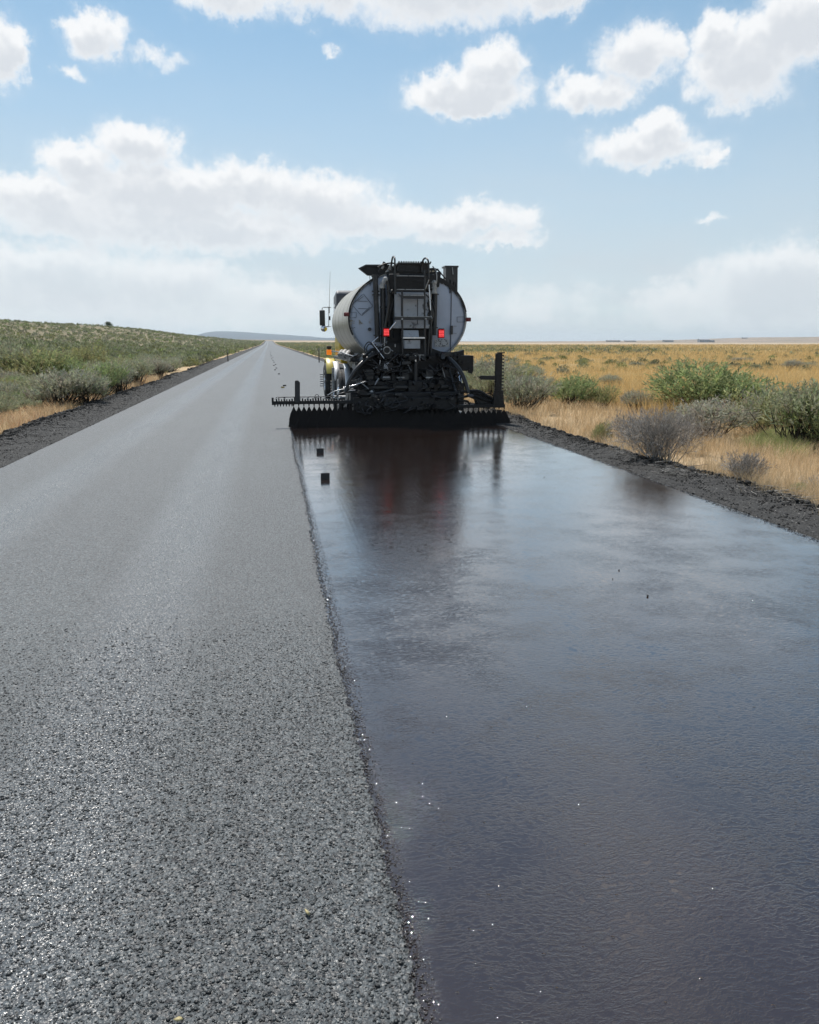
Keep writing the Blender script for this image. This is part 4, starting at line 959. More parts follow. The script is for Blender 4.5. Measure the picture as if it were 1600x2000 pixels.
# folded side wing of the walkway, left
wing = MB(); q = [at(x, y, 17.35) for x, y in ((700, 524), (714, 517), (760, 517), (768, 522), (760, 540), (718, 538))]
wing.prism([(v.x, v.z) for v in q], 17.3, 17.42); wing = wing.build('overflow_tray', 'tar_black', truck)
mb = MB(); q = [at(x, y, 17.28) for x, y in ((700, 524.5), (714, 517.5), (748, 518), (747, 520), (715, 520), (703, 526))]; mb.prism([(v.x, v.z) for v in q], 17.24, 17.30); mb.build('tray_lip', 'black_paint', wing)
for i, (x, y) in enumerate(((748, 522), (755, 520), (762, 523), (742, 528), (757, 530), (750, 515.5), (764, 517))):
    a = at(x, y, 17.1); mb = MB(); mb.cyl(a-Vector((.02, 0, .03)), a+Vector((.02, 0, .03)), .022+.008*(i % 3), 8); mb.build('valve_fitting', 'tar_black' if i % 2 else 'pipe_grey', wing)
mb = MB(); P3(mb, [(738, 522), (750, 516), (768, 514), (775, 522)], 17.0, .016); mb.build('cable', 'tar_hose', wing)
mb, bd = child(truck, 'hatch_lid', 'black_paint', .01); pbox(mb, 839, 524.5, 857, 528, 17.0, 17.4); lid = bd()
mb = MB(); P3(mb, [(838, 525), (848, 524.5), (856, 528), (865, 538), (873, 547)], 17.0, .014); mb.build('vent_rail', 'black_paint', lid)
for x in (843, 850, 857): mb = MB(); mb.cyl(at(x, 527, 17.0), at(x, 534, 17.0), .012, 6); mb.build('post', 'black_paint', lid)
# square exhaust stack
st_ = MB(); pbox(st_, 871, 522, 894.5, 572, 17.45, 17.75); st_ = st_.build('exhaust_stack', 'black_paint', truck, .008)
mb = MB(); pbox(mb, 869.5, 519, 896, 521.8, 17.43, 17.77); mb.build('stack_rim', 'black_paint', st_)
mb = MB(); mb.cyl(at(883.5, 522, 17.43), at(885, 536, 17.43), .012, 6); mb.build('flap_rod', 'steel_dull', st_)

# cab, hood, mirrors, aerial
mb, bd = child(truck, 'cab', 'yellow_paint', .04); mb.prismx([(22.4, 1.15), (22.4, 2.75), (23.4, 2.75), (23.7, 2.1), (23.7, 1.15)], 1.86, 3.80); cab = bd()
mb = MB(); mb.prismx([(22.36, 2.00), (22.36, 2.87), (22.5, 2.94), (23.3, 2.85), (23.5, 2.00)], 1.80, 3.86); mb.build('roof', 'cab_dark', cab, .06)
mb = MB(); mb.prismx([(22.6, 2.05), (22.6, 2.6), (23.2, 2.6), (23.35, 2.05)], 1.79, 1.798); mb.build('side_window', 'dark_glass', cab)
mb = MB(); mb.prismx([(23.7, 1.0), (23.7, 2.05), (25.6, 1.85), (25.8, 1.0)], 2.0, 3.66); mb.build('hood', 'yellow_paint', truck, .06)
a = at(629.5, 621, 23.8); mir = MB(); mir.box(a.x-.075, a.x+.075, 23.72, 23.8, a.z-.21, a.z+.21); mir = mir.build('wing_mirror', 'black_paint', truck, .015)
mb = MB(); mb.box(a.x-.06, a.x+.06, 23.712, 23.719, a.z-.19, a.z+.19); mb.build('mirror_glass', 'dark_glass', mir)
mb = MB(); mb.tube([(a.x, 23.78, a.z+.21), (a.x+.01, 23.78, a.z+.27), (a.x+.06, 23.78, a.z+.29), (1.76, 23.8, a.z+.285)], .011, 8); mb.build('mirror_arm', 'steel_dull', mir)
mb = MB(); mb.tube([(1.70, 23.8, a.z+.28), (1.69, 23.8, a.z-.22), (a.x+.05, 23.8, a.z-.24), (1.76, 23.8, a.z-.235)], .010, 8, False); mb.build('mirror_arm', 'steel_dull', mir)
mb = MB(); mb.box(1.70, 1.74, 23.77, 23.84, a.z-.06, a.z+.05); mb.build('bracket', 'black_paint', mir)
c_ = at(633, 641.5, 23.75); rm = MB()
prof = [(0, .001), (.02, .05), (.035, .085), (.045, .09), (.05, .085)]; V, F = [], []
for k_ in range(20):
    an = k_*math.pi/10
    for (dy, r) in prof: V.append((c_.x+math.cos(an)*r, 23.70+dy, c_.z+math.sin(an)*r))
for k_ in range(20):
    for i in range(4): F.append((k_*5+i, ((k_+1) % 20)*5+i, ((k_+1) % 20)*5+i+1, k_*5+i+1))
rm.add(V, F, True); rm.build('round_mirror', 'mirror_glass', mir)
mb = MB(); mb.cyl((c_.x, 23.755, c_.z), (c_.x, 23.78, c_.z), .092, 20); mb.build('mirror_back', 'black_paint', mir)
mb, bd = child(truck, 'aerial', 'black_paint'); a0, a1 = at(643, 606, 23.7), at(645, 530, 23.7); mb.cyl(a0, a1, .007, 6, .003); ae = bd()
mb = MB(); mb.cyl(a0-Vector((0, 0, .08)), a0+Vector((0, 0, .10)), .016, 8); mb.build('aerial_base', 'black_paint', ae)

# chassis rails, wheels, fenders
for x in (2.40, 3.18):
    mb, bd = child(truck, 'chassis_rail', 'tar_black', .006); mb.box(x, x+.09, 16.45, 26.0, .80, 1.06); bd()
for x in (2.0, 3.5):
    mb, bd = child(truck, 'tank_cradle', 'tar_black', .01); mb.box(x, x+.14, 17.1, 21.6, 1.0, 1.34); bd()
for y in (18.6, 19.95):
    mb, bd = child(truck, 'axle', 'tar_black'); mb.cyl((1.7, y, .5), (3.96, y, .5), .09, 12); ax_ = bd(); mb = MB(); mb.sphere((2.83, y, .5), .24, 14); mb.build('differential', 'tar_black', ax_)
tyre = MB(); tyre.revx([(-.12, .29), (-.135, .34), (-.14, .42), (-.125, .475), (-.10, .495), (-.055, .50), (-.05, .488), (-.045, .50), (0, .50), (.045, .50), (.05, .488), (.055, .50), (.10, .495), (.125, .475), (.14, .42), (.135, .34), (.12, .29), (-.12, .29)], 0, 0, 0, 40)
tyre = tyre.build('wheel', 'rubber'); rim = MB(); rim.revx([(-.12, .29), (-.13, .295), (-.11, .27), (-.05, .25), (-.03, .17), (-.06, .12), (-.13, .10), (-.15, .06), (-.15, .001)], 0, 0, 0, 28); rim = rim.build('rim', 'steel_bright')
nut = MB()
for k_ in range(10):
    an = k_*math.pi/5; nut.tube([(-.05, .145*math.cos(an), .145*math.sin(an)), (-.13, .145*math.cos(an), .145*math.sin(an))], .017, 6, False)
nut = nut.build('lug_nuts', 'steel_bright'); nut['kind'] = 'stuff'
first = True
for (x, y, flip) in [(1.63, 18.6, 0), (1.93, 18.6, 1), (1.63, 19.95, 0), (1.93, 19.95, 1), (3.73, 18.6, 0), (4.03, 18.6, 1), (3.73, 19.95, 0), (4.03, 19.95, 1), (1.70, 24.3, 0), (3.96, 24.3, 1)]:
    if first: w_, r_, u_ = tyre, rim, nut; first = False
    else:
        w_, r_, u_ = tyre.copy(), rim.copy(), nut.copy()
        for q in (w_, r_, u_): COL.objects.link(q)
    w_.parent = truck; w_.location = Vector((x, y, .502))-truck.location; w_.rotation_euler = (random.random()*3, 0, math.pi if flip else 0)
    r_.parent = w_; u_.parent = w_
def fender(cy, x0, x1, r, a0, a1, m_, name='fender'):
    mb = MB(); mb.revx([(x0, r-.004), (x0, r+.012), (x0+.02, r+.03), (x1-.02, r+.03), (x1, r+.012), (x1, r-.004)], 0, cy, .5, 20, a0, a1); o = mb.build(name, m_, truck)
    s_ = o.modifiers.new('thickness', 'SOLIDIFY'); s_.thickness = .006; return o
fender(18.6, 1.62, 1.75, .60, R(80), R(188), 'fender_metal'); fender(19.95, 1.49, 1.63, .62, R(80), R(160), 'fender_metal')
fender(18.6, 3.90, 4.22, .62, R(95), R(200), 'steel_bright')
fender(24.3, 1.60, 1.86, .62, R(40), R(160), 'pale_yellow'); fender(24.3, 3.8, 4.1, .62, R(40), R(215), 'pale_yellow')
mb, bd = child(truck, 'fender_bracket', 'steel_dull', .004); mb.box(1.42, 1.47, 19.2, 19.3, .45, 1.02); bd()
mb, bd = child(truck, 'step_plate', 'plate_pale', .006); mb.box(1.36, 1.75, 17.7, 18.0, .42, .46); bd()
mb, bd = child(truck, 'mud_flap', 'rubber', .004); mb.box(1.55, 2.1, 17.72, 17.74, .12, .42); bd()
mb, bd = child(truck, 'mud_flap', 'rubber', .004); mb.box(3.65, 4.2, 17.72, 17.74, .12, .72); bd()
# hub caps catching the sun outside the fenders
for y, z in ((24.3, .5), (19.95, .5)):
    mb = MB(); 
    for k_ in range(6): mb.box(1.44+.0, 1.56, y-.03, y+.05, z-.17+k_*.065, z-.14+k_*.065)
    o = mb.build('hub_studs', 'steel_bright', truck); o['kind'] = 'stuff'
# lamp on the front fender
a = at(643, 688, 24.4); mb = MB(); mb.box(a.x-.075, a.x+.075, 24.38, 24.46, a.z-.075, a.z+.075); lp = mb.build('turn_signal', 'orange_lens', truck, .02)
mb = MB(); mb.cyl((a.x, 24.36, a.z), (a.x, 24.385, a.z), .045, 12); mb.build('lens', 'orange_lens', lp)
mb = MB(); mb.prism([(a.x-.07, a.z+.18), (a.x+.08, a.z+.18), (a.x+.06, a.z+.10), (a.x+.03, a.z+.078), (a.x-.03, a.z+.078), (a.x-.055, a.z+.10)], 24.36, 24.45); mb.build('beacon_base', 'black_paint', lp, .01)
# gear stowed along the left flank below the tank
mb, bd = child(truck, 'side_catwalk', 'black_paint', .01); mb.box(1.62, 2.3, 17.1, 21.5, 1.20, 1.26); bd()
for i, (y, r) in enumerate(((17.5, .06), (18.3, .07), (19.2, .055))):
    mb, bd = child(truck, 'hose_coil', 'pipe_grey'); mb.tube([(1.60, y, 1.30), (1.68, y+.2, 1.38), (1.78, y+.5, 1.30), (1.9, y+.8, 1.22)], r, 10); bd()
mb, bd = child(truck, 'drum', 'plate_pale'); mb.cyl((1.75, 17.45, 1.12), (2.0, 17.25, 1.02), .075, 14); bd()
mb, bd = child(truck, 'hand_wand', 'steel_dull'); mb.tube([at(648, 686, 18), at(666, 688, 17.6), at(688, 695, 17.2), at(700, 691, 17)], .012, 8); bd()

# rear carrier: black deck, bumper and pump gear
mb, bd = child(truck, 'rear_skirt', 'tar_black', .01); mb.prism([(at(x, y, 16.7).x, at(x, y, 16.7).z) for x, y in ((716, 690), (727, 681), (745, 676), (757, 672), (838, 672), (846, 681), (872, 690), (886, 712), (898, 740), (896, 800), (676, 800), (684, 748), (700, 712))], 16.72, 17.25); bd()
mb, bd = child(truck, 'lower_valance', 'tar_black', .01); pbox(mb, 690, 742, 897, 815, 16.40, 16.72); bd()
mb, bd = child(truck, 'bumper', 'black_paint', .01); pbox(mb, 700, 752, 880, 760, 16.28, 16.40); bd()
mb, bd = child(truck, 'bumper_step', 'black_paint', .006); pbox(mb, 792, 776, 830, 779, 16.05, 16.4); bd()
for x in (716, 785, 832, 868):
    mb, bd = child(truck, 'bracket_plate', 'black_paint', .006); pbox(mb, x, 722, x+14, 742, 16.42, 16.6); bd()
for x0, y0, x1, y1 in ((775, 736, 790, 739), (832, 736, 846, 739)):
    mb, bd = child(truck, 'latch', 'steel_dull', .003); pbox(mb, x0, y0, x1, y1, 16.41, 16.5); bd()
mb, bd = child(truck, 'corner_box', 'tar_black', .012); mb.box(3.55, 4.13, 16.62, 17.3, 1.02, 1.33); cb = bd()
g2 = random.Random(12)
for i in range(9):
    x = 3.6+g2.random()*.5; z = 1.0+g2.random()*.36; mb = MB(); mb.box(x-.04, x+.05, 16.56, 16.63, z-.05, z+.03, Matrix.Rotation(g2.uniform(-.5, .5), 3, 'Y')); mb.build('clamp', 'tar_black', cb)
mb, bd = child(truck, 'corner_panel', 'tar_black', .01); mb.prism([(at(x, y, 16.75).x, at(x, y, 16.75).z) for x, y in ((845, 684), (872, 690), (898, 686), (907, 683), (906, 714), (896, 718), (892, 740), (860, 742))], 16.75, 16.95); bd()
# pump and valves on the left of the rear
def disc(name, px, py, Y, r, th, m_, parent, n=20):
    a = at(px, py, Y); mb = MB(); mb.cyl(a, a+Vector((0, th, 0)), r, n); return mb.build(name, m_, parent)
pump = disc('asphalt_pump', 756, 692, 16.42, .11, .3, 'tar_black', truck)
disc('pump_ring', 756, 684, 16.40, .075, .03, 'steel_dull', pump)
disc('pump_core', 756, 684, 16.385, .058, .03, 'tar_black', pump)
fl_ = MB(); a = at(758, 717, 16.35); fl_.prism([(a.x+.095*math.cos(k_*math.pi/3+.35), a.z+.095*math.sin(k_*math.pi/3+.35)) for k_ in range(6)], 16.35, 16.39); fl_ = fl_.build('end_flange', 'plate_pale', truck, .01)
for k_ in range(10):
    an = k_*math.pi/5; mb = MB(); c_ = (a.x+.068*math.cos(an), 16.35, a.z+.068*math.sin(an)); mb.cyl(c_, (c_[0], 16.34, c_[2]), .009, 6); mb.build('bolt', 'black_paint', fl_)
mb, bd = child(truck, 'pump_casing', 'tar_black', .02); mb.cyl(at(757, 717, 16.39), at(757, 717, 16.8), .13, 18); bd()
for (q0, q1, r, m_) in (((727, 669), (750, 700), .011, 'steel_bright'), ((727, 669), (739, 658), .010, 'steel_bright'), ((752, 658), (751, 676), .010, 'steel_dull'), ((745, 674), (757, 667), .009, 'steel_dull'), ((738, 671), (746, 677), .011, 'steel_dull'), ((743, 703), (741, 716), .014, 'steel_dull'), ((741, 716), (746, 722), .018, 'black_paint'), ((730, 720), (744, 714), .012, 'steel_dull'), ((762, 682), (768, 686), .010, 'steel_dull'), ((864, 718), (869, 738), .011, 'steel_dull'), ((869, 738), (874, 760), .010, 'black_paint'), ((772, 672), (772, 678), .01, 'steel_dull')):
    mb, bd = child(truck, 'linkage_rod', m_); mb.cyl(at(*q0, 16.33), at(*q1, 16.33), r, 8); bd()
for pts in ([(714, 690), (712, 678), (720, 668), (728, 672)], [(717, 688), (716, 680), (722, 672), (732, 676)], [(726, 700), (735, 690), (748, 694)], [(700, 735), (690, 742), (686, 752)]):
    mb, bd = child(truck, 'loop_hose', 'tar_hose'); P3(mb, pts, 16.4, .011); bd()
for (x, y, r) in ((735, 676, .04), (744, 684, .035), (733, 690, .05), (742, 697, .045), (728, 706, .05), (746, 708, .04), (734, 718, .04), (769, 693, .04), (773, 704, .05), (727, 694, .045), (752, 700, .05), (738, 728, .05), (750, 733, .055)):
    mb, bd = child(truck, 'valve_body', 'black_paint' if (x+y) % 2 else 'tar_black', .006); a = at(x, y, 16.45); mb.box(a.x-r, a.x+r, 16.45, 16.7, a.z-r*.8, a.z+r*.8, Matrix.Rotation((x*7 % 10)/10, 3, 'Y')); vb = bd()
    mb = MB(); mb.cyl(a+Vector((0, 0, 0)), a+Vector((.01, -.05, .02)), r*.45, 8); mb.build('valve_stem', 'steel_dull' if x % 3 == 0 else 'tar_black', vb)
# lift cylinder in the middle
cyl_ = MB(); cyl_.cyl(at(812, 706, 16.36), at(812, 746, 16.36), .045, 14); cyl_ = cyl_.build('lift_cylinder', 'black_paint', truck)
mb = MB(); mb.cyl(at(811, 692, 16.36), at(812, 706, 16.36), .022, 10); mb.build('piston_rod', 'steel_bright', cyl_)
mb = MB(); a = at(811, 692, 16.34); mb.box(a.x-.055, a.x+.055, 16.33, 16.40, a.z-.02, a.z+.025); mb.build('clevis', 'black_paint', cyl_, .006)
mb = MB(); mb.cyl(at(820, 694, 16.34), at(820, 704, 16.34), .02, 8); mb.build('valve', 'steel_dull', cyl_)
mb, bd = child(truck, 'tow_pin_housing', 'tar_black', .02); pbox(mb, 798, 744, 826, 772, 16.2, 16.4); bd()
pl = MB(); pbox(pl, 747, 734, 763, 742, 16.22, 16.23); pl = pl.build('number_plate', 'black_paint', truck, .003)
for i in range(7): mb = MB(); pbox(mb, 748.5+i*1.9, 735.5, 749.6+i*1.9, 738.2, 16.217, 16.221); mb.build('plate_character', 'plate_pale', pl)
for pts, r in (([(746, 688, 16.5), (722, 697, 16.3), (700, 716, 16.1), (684, 740, 16.0), (675, 766, 15.95)], .036), ([(862, 690, 16.5), (878, 701, 16.3), (895, 719, 16.1), (907, 741, 16.0), (915, 768, 15.95)], .042), ([(874, 712, 16.4), (882, 735, 16.3), (890, 765, 16.1)], .02), ([(770, 760, 16.2), (740, 768, 16.0), (700, 772, 15.95)], .03)):
    mb, bd = child(truck, 'feed_hose', 'tar_hose'); P3(mb, pts, 16, r, 12); bd()
# wooden-looking grab bars and wiring over the left of the bar
for pts, m_, r in (([(672, 757), (690, 753), (705, 748)], 'steel_bright', .009), ([(705, 748), (712, 753), (720, 760)], 'steel_dull', .010), ([(705, 748), (714, 745)], 'steel_dull', .008), ([(681, 763), (694, 762)], 'plate_pale', .008), ([(640, 772), (655, 764), (672, 760), (690, 757)], 'steel_dull', .011), ([(676, 765), (686, 757), (700, 754)], 'tar_hose', .012), ([(655, 776), (668, 768), (690, 766), (710, 770)], 'tar_hose', .014), ([(614, 778), (617, 771), (622, 772), (621, 778)], 'tar_hose', .006), ([(655, 778), (662, 782), (672, 782)], 'steel_dull', .007)):
    mb, bd = child(truck, 'control_line', m_); P3(mb, pts, 16.0, r); bd()

# ------------------------------------------------------------------ spray bar
YB = 15.9
def bx(px, y=790): return at(px, y, YB).x
zL, zR = at(600, 786, YB).z, at(930, 793, YB).z
bar = MB(); bar.box(bx(532), bx(690), YB-.035, YB+.035, zL-.032, zL+.034); bar = bar.build('spray_bar', 'tar_black', truck, .008)
mb = MB(); mb.box(bx(690), bx(890), YB-.04, YB+.05, zR-.05, zL+.08); mb.build('centre_bar', 'tar_black', bar, .008)
mb = MB(); mb.box(bx(890), bx(986), YB-.035, YB+.035, zR-.035, zR+.03); mb.build('right_bar', 'tar_black', bar, .008)
mb = MB(); mb.box(bx(686), bx(900), YB+.10, YB+.5, zL-.05, zL+.17); mb.build('bar_carriage', 'tar_black', bar, .02)
g2 = random.Random(21)
for i in range(190):      # tarred pipework, brackets and hoses crowding the rear carriage
    px, py = g2.uniform(684, 902), g2.uniform(690, 799)
    if abs(px-790)/112+max(0, 720-py)/60 > 1.25: continue
    Yd = g2.uniform(15.76, 15.84) if py > 768 else g2.uniform(16.02, 16.5) if py > 745 else g2.uniform(16.2, 16.5); a = at(px, py, Yd); k_ = g2.random(); mt = 'tar_black' if g2.random() < .72 else ('black_paint' if g2.random() < .8 else 'steel_dull')
    mb = MB()
    if k_ < .35: mb.box(a.x-g2.uniform(.02, .10), a.x+g2.uniform(.02, .10), Yd, Yd+.3, a.z-g2.uniform(.01, .04), a.z+g2.uniform(.01, .05), Matrix.Rotation(g2.uniform(-.25, .25), 3, 'Y')); nm = 'bracket'
    elif k_ < .6: mb.cyl(a, a+Vector((g2.uniform(-.22, .22), .05, g2.choice([.02, g2.uniform(-.2, .2)]))), g2.uniform(.010, .028), 8); nm = 'pipe'
    elif k_ < .8: mb.cyl(a, a+Vector((g2.uniform(-.02, .02), -.06, g2.uniform(-.02, .02))), g2.uniform(.02, .05), 10); nm = 'fitting'
    else: mb.tube([a, a+Vector((g2.uniform(-.1, .1), -.06, -.08)), a+Vector((g2.uniform(-.25, .25), 0, -.14)), a+Vector((g2.uniform(-.3, .3), .1, g2.uniform(-.3, .05)))], g2.uniform(.009, .018), 8); nm = 'hydraulic_hose'
    mb.build(nm, mt if nm != 'hydraulic_hose' else 'tar_hose', truck)
mb = MB(); mb.box(bx(531), bx(535), YB-.05, YB+.05, zL-.04, zL+.10); mb.build('end_cap', 'tar_black', bar, .004)
mb = MB(); mb.cyl((bx(543), YB, zL+.105), (bx(668), YB, zL+.105), .008, 8); mb.build('control_rod', 'black_paint', bar)
rodparts = []
g2 = random.Random(9)
for i in range(26):
    x = bx(540+i*5.1); mb = MB(); h_ = g2.choice([.03, .045, .055, .07]); mb.box(x-.010, x+.010+g2.random()*.012, YB-.02, YB+.02, zL+.03, zL+.035+h_)
    mb.build('valve_lever', 'tar_black', bar)
    if i % 3 == 0: mb = MB(); mb.sphere((x, YB-.03, zL+.075), .018, 8); mb.build('valve_knob', 'steel_dull', bar)
for i in range(14):
    x = bx(664+i*3); 
for (x0, x1, y0, y1) in ((576, 586, 745, 786),):
    q = [at(x, y, YB-.05) for x, y in ((576, 786), (576, 744.5), (578, 743), (582.5, 743), (586, 747), (586, 786))]; mb = MB(); mb.prism([(v.x, v.z) for v in q], YB-.07, YB-.045); mb.build('flag_plate', 'black_paint', bar, .002)
# right: folded wing standing up
mst = MB(); a0, a1 = at(968, 795, YB), at(979, 690, YB); mst.box(at(967.5, 740, YB).x, at(979.5, 740, YB).x, YB-.04, YB+.04, a0.z, a1.z); mst = mst.build('raised_wing', 'tar_black', truck, .006)
mb = MB(); mb.box(at(966, 740, YB).x, at(968, 740, YB).x, YB-.03, YB-.01, at(966, 735, YB).z, at(966, 700, YB).z); mb.build('wing_rod', 'tar_black', mst)
mb = MB(); mb.box(at(971, 740, YB).x, at(984, 740, YB).x, YB-.04, YB+.04, a1.z, a1.z+.02); mb.build('wing_cap', 'tar_black', mst)
for i in range(15):
    z = a0.z+.12+i*.063; x = at(978.5, 740, YB).x
    mb = MB(); mb.cyl((x, YB, z), (x+.035+.02*(i % 2), YB, z+.006), .012, 8); mb.sphere((x+.045, YB, z), .017, 8); mb.build('nozzle', 'tar_black', mst)
    xl = at(969, 740, YB).x; mb = MB(); mb.box(xl-.025-.018*(i % 3 == 0), xl, YB-.015, YB+.015, z-.008, z+.010); mb.build('valve_lever', 'tar_black' if i % 4 else 'steel_dull', mst)
mb = MB(); q = [at(x, y, YB) for x, y in ((936, 736.5), (939, 733.5), (969, 734), (969, 742), (939, 741.5))]; mb.prism([(v.x, v.z) for v in q], YB-.03, YB+.03); mb.build('stop_arm', 'tar_black', mst)
mb = MB(); q = [at(x, y, YB) for x, y in ((962, 796), (964, 772), (967, 762), (982, 762), (984, 790), (985, 796))]; mb.prism([(v.x, v.z) for v in q], YB-.045, YB+.05); hinge = mb.build('wing_hinge', 'tar_black', mst, .006)
# right-hand linkages between hose and wing
for pts, r in (([(900, 766), (915, 764), (935, 764), (950, 772), (965, 780)], .03), ([(905, 775), (925, 773), (945, 780), (966, 786)], .024), ([(925, 768), (938, 770), (950, 777)], .016), ([(895, 784), (912, 783), (918, 790)], .02), ([(930, 781), (934, 790), (936, 796)], .018), ([(948, 770), (958, 768), (963, 774)], .008)):
    mb, bd = child(bar, 'linkage_arm', 'tar_black'); P3(mb, pts, YB+.06, r); bd()
q = [at(x, y, YB+.1) for x, y in ((918, 765), (946, 768), (964, 780), (964, 794), (930, 794), (926, 780), (914, 775))]; mb = MB(); mb.prism([(v.x, v.z) for v in q], YB+.08, YB+.12); mb.build('side_plate', 'tar_black', bar)
mb = MB(); pbox(mb, 915, 770, 925, 775, YB-.02, YB+.1); mb.build('grip', 'cab_dark', bar, .004)

# nozzles and the fans of liquid below them
m, b, p = new_mat('spray_liquid'); p.inputs['Base Color'].default_value = (.010, .008, .0075, 1); p.inputs['Roughness'].default_value = .6; p.inputs['Specular IOR Level'].default_value = .25
t = b.n('ShaderNodeTexCoord').outputs['Object']
def fan_mesh(z0, seed, edge=0):
    g3 = random.Random(seed); V, F = [], []; N = 14
    for i in range(N+1):
        t_ = i/N; z = z0*(1-t_)
        w = .007+.045*min(1, t_*4.2)**1.1+.16*max(0, t_-.22)**.9
        wl = w*(1+g3.uniform(-.05, .05)*t_)+(.030*math.sin(min(1, t_*1.15)*math.pi) if edge < 0 else 0)
        wr = w*(1+g3.uniform(-.05, .05)*t_)+(.03*t_**.8 if edge > 0 else 0); th = .005
        if edge < 0: wl *= .62
        if edge > 0: wr *= .75
        V += [(-wl, 0, z), (-wl*.85, -th, z), (wr*.85, -th, z), (wr, 0, z), (wr*.85, th, z), (-wl*.85, th, z)]
    for i in range(N):
        for k_ in range(6): F.append((i*6+k_, i*6+(k_+1) % 6, i*6+6+(k_+1) % 6, i*6+6+k_))
    mb = MB(); mb.add(V, F, False); return mb
noz = MB(); noz.cyl((0, 0, .045), (0, 0, .004), .015, 8, .008); noz = noz.build('nozzle', 'tar_black'); noz_used = False
fans = {}
N_F = 42
for i in range(N_F):
    px = 573.8+i*(985-573.8)/(N_F-1); left = px < 780; zb = (zL if left else zR)-.077; x = bx(px, 797)
    if noz_used: o = noz.copy(); COL.objects.link(o)
    else: o = noz; noz_used = True
    o.parent = bar; o.location = Vector((x, YB, zb))-truck.location
    key = (left, i % 4, -1 if i == 0 else (1 if i == N_F-1 else 0))
    if key not in fans: fo = fan_mesh(zb, i, key[2]).build('spray_fan', 'spray_liquid'); fans[key] = fo
    else: fo = fans[key].copy(); COL.objects.link(fo)
    fo.parent = bar; fo.location = Vector((x, YB+(.007 if i % 2 else -.007), 0))-truck.location; fo.rotation_euler = (0, 0, R(1.2))
for i in range(7):
    o = noz.copy(); COL.objects.link(o); o.parent = bar; o.location = Vector((bx(537+i*5.6), YB, zL-.077))-truck.location
# droplets thrown up where the fans strike the road
g = np.random.default_rng(31); n = 1500; xx = np.concatenate([g.uniform(bx(568), bx(990), n*2//3), g.normal(bx(572), .05, n//6), g.normal(bx(984), .06, n//6)]); n = len(xx)
zz = np.abs(g.normal(0, .035, n)); yy = YB-.02+g.normal(0, .07, n); sz = g.uniform(.0018, .0048, n)
V, Fa, tn = stones(n, np.stack([xx, yy, zz+.004], -1), sz, 1., np.full((n, 3), .02), 19)
tag(link('spray_droplets', mesh_np('spray_droplets', V, Fa, M['black_gloss'])), 'droplets of hot asphalt splashing along the foot of the spray fans', kind='stuff')
# ------------------------------------------------------------------ small things on the road
mat('tab_black', (.016, .016, .017), .45); mat('tab_yellow', (.50, .36, .09), .5); mat('leaf_yellow', (.38, .32, .16), .6); mat('post_dark', (.05, .045, .04), .7); mat('barn_wall', (.34, .34, .34), .6); mat('barn_roof', (.45, .46, .48), .5); mat('barn_dark', (.25, .25, .25), .7)
def tab(px, py, colour, label, group, w=.105, h=.068, z=.006):
    q = gnd(px, py, z); z += float(road_z(q.y)); rt = bpy.data.objects.new('road_marker_tab', None); COL.objects.link(rt); rt.location = (q.x, q.y, z); rt.rotation_euler = (0, 0, random.uniform(-.08, .08))
    a = MB(); a.box(-w/2, w/2, 0, .004, 0, h); a.build('upright', colour).parent = rt
    a = MB(); a.box(-w/2, w/2, .0045, .05, 0, .004); a.build('base', colour).parent = rt
    tag(rt, label, 'road marker', group)
tab(625.5, 884.5, 'tab_black', 'small black marker tab standing in the wet asphalt, the one nearer the spray bar', 'temporary marker tabs on the road', .105, .066)
tab(635.5, 936, 'tab_black', 'larger black marker tab standing in the wet asphalt, nearest the viewer', 'temporary marker tabs on the road', .106, .074)
for i, (x, y, c_) in enumerate(((556, 754, 0), (552.6, 757.5, 1), (545, 731, 0), (537.4, 723, 0), (540, 719.5, 0), (535, 714.5, 0), (538.3, 712.5, 0), (535.3, 708, 0), (533.5, 704.5, 0), (530.8, 700.5, 0), (533.3, 698.4, 0), (528.5, 695.5, 0), (530.8, 695, 0), (528.2, 692, 0), (529, 689, 0), (527.5, 686.5, 0))):
    lab = ['black tab on the centre of the dry road, first beyond the raised flag plate', 'yellow tab beside the first black one on the centre of the dry road', 'lone black tab on the road centre above the black and yellow pair'][i] if i < 3 else 'tiny dark tab, %s from near end of far row on road centre' % ORD[i-3]
    tab(x, y, 'tab_yellow' if c_ else 'tab_black', lab, 'temporary marker tabs on the road', .10 if i > 1 else .12, .045)
def one_stone(name, px, py, r, m_, label, cat, flat=.6, seed=1):
    q = gnd(px, py, .006); V, F, _ = stones(1, np.array([[0, 0, r*.4]]), np.array([r]), flat, np.zeros((1, 3)), seed)
    tag(link(name, mesh_np(name, V, F, M[m_]), loc=tuple(q)), label, cat)
one_stone('tar_lump', 1209, 1114, .007, 'tab_black', 'tiny tar lump on the wet lane, highest of three', 'tar lump', 1, 1)
one_stone('tar_lump', 1197, 1131, .006, 'tab_black', 'tiny tar lump on the wet lane, middle one of three', 'tar lump', 1, 2)
one_stone('tar_lump', 1265, 1165, .011, 'tab_black', 'tar lump on the wet lane, lowest and largest of three', 'tar lump', 1, 3)
one_stone('tar_lump', 1063, 932, .009, 'tab_black', 'speck of tar alone near the far right of the wet lane', 'tar lump', 1, 6)
one_stone('yellow_chip', 600, 1784, .010, 'leaf_yellow', 'small yellowish stone among the grey chips near the wet edge', 'stone', .5, 4)
one_stone('yellow_chip', 348, 1994, .011, 'leaf_yellow', 'small orange-tan stone at the bottom edge of the photo', 'stone', .5, 5)
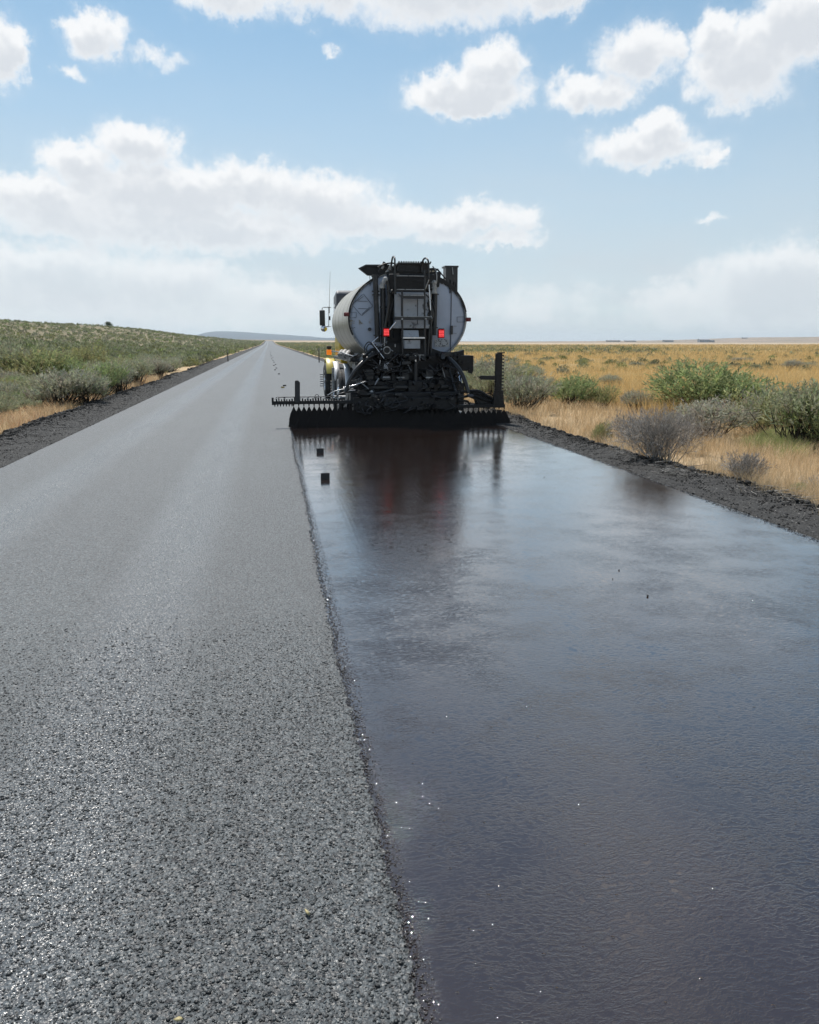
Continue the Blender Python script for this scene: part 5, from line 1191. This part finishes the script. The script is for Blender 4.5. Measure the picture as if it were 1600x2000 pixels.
# marker posts
for (px, py, h_, lab) in ((445.5, 706, .95, 'thin dark marker post on the left shoulder'), (623.5, 708, 1.15, 'thin dark marker post on the right shoulder just left of the truck cab')):
    q = gnd(px, py, 0); rt = bpy.data.objects.new('marker_post', None); COL.objects.link(rt); rt.location = (q.x, q.y, float(road_z(q.y)))
    a = MB(); a.box(-.04, .04, -.02, .02, -.1, h_); a.build('post', 'post_dark').parent = rt
    a = MB(); a.box(-.05, .05, -.03, -.021, h_-.22, h_-.02); a.build('reflector', 'decal_tan').parent = rt
    tag(rt, lab, 'marker post')
# farm buildings on the right horizon
for (x0, x1, yb, h_, Y, mt, lab) in ((1187, 1212, 667.0, 4.2, 2300, 'barn_dark', 'long low dark building on the horizon, leftmost of the farm row'), (1223, 1243, 666.8, 3.2, 2400, 'barn_dark', 'low dark shed on the horizon between two farm buildings'), (1298, 1316, 666.6, 4.6, 2350, 'barn_dark', 'dark grey building on the horizon, middle of the farm row'), (1367, 1385, 666.4, 7.5, 2200, 'barn_wall', 'pale walled farmhouse on the horizon left of the pinkish field'), (1388, 1396, 666, 3.5, 2200, 'barn_dark', 'tiny dark shed just right of the pale farmhouse'), (1452, 1461, 661.5, 6, 3300, 'barn_dark', 'tiny dark building on top of the pinkish field hill')):
    a, c_ = at(x0, yb, Y), at(x1, yb, Y); w = c_.x-a.x; rt = bpy.data.objects.new('farm_building', None); COL.objects.link(rt); rt.location = ((a.x+c_.x)/2, Y, a.z-1.5)
    mb = MB(); mb.box(-w/2, w/2, 0, 14, -4, h_*.62+1.5); mb.build('wall', mt).parent = rt
    mb = MB(); mb.prismx([(-.6, h_*.62+1.5), (7, h_+1.5), (14.6, h_*.62+1.5)], -w/2-.5, w/2+.5); mb.build('roof', 'barn_roof' if mt == 'barn_wall' else 'barn_dark').parent = rt
    if mt == 'barn_wall':
        for k_ in range(4): mb = MB(); xk = -w/2+w*(k_+.5)/4; mb.box(xk-1.2, xk+1.2, -.08, .01, 1.9, 3.9); mb.build('window', 'dark_glass').parent = rt
    tag(rt, lab, 'building', 'farm buildings on the horizon')
# lone juniper on the crest of the left hill
q = at(213, 636, 405); zc = float(ground_z(q.x, 405)); rt = bpy.data.objects.new('juniper_tree', None); COL.objects.link(rt); rt.location = (q.x, 405, zc)
fv, st = bush_arrays(777, 260, 6, np.array((.09, .12, .06)), stems=16, leaf=(.07, .03))
o = link('crown', mesh_np('juniper_crown', *fv[:2], M['sage_leaf'], tint=fv[2]), rt, s=(3.4, 3.0, 3.0)); o.location = (0, 0, .3)
mb = MB(); mb.cyl((0, 0, -.3), (.05, 0, 1.6), .14, 8, .07); mb.build('trunk', 'post_dark').parent = rt
tag(rt, 'lone dark juniper standing on the crest of the left hill', 'tree')

# ------------------------------------------------------------------ the air
m = bpy.data.materials.new('haze'); m.use_nodes = True; nt = m.node_tree
nt.nodes.remove(nt.nodes['Principled BSDF']); v_ = nt.nodes.new('ShaderNodeVolumePrincipled'); nt.links.new(v_.outputs[0], nt.nodes['Material Output'].inputs['Volume'])
v_.inputs['Color'].default_value = (.82, .92, 1., 1); v_.inputs['Density'].default_value = 9e-5; v_.inputs['Anisotropy'].default_value = .35
mb = MB(); mb.box(-7500, 7500, -300, 12000, -12, 115); M['haze'] = m; tag(mb.build('haze', 'haze'), 'pale summer haze over the whole plain', kind='stuff')
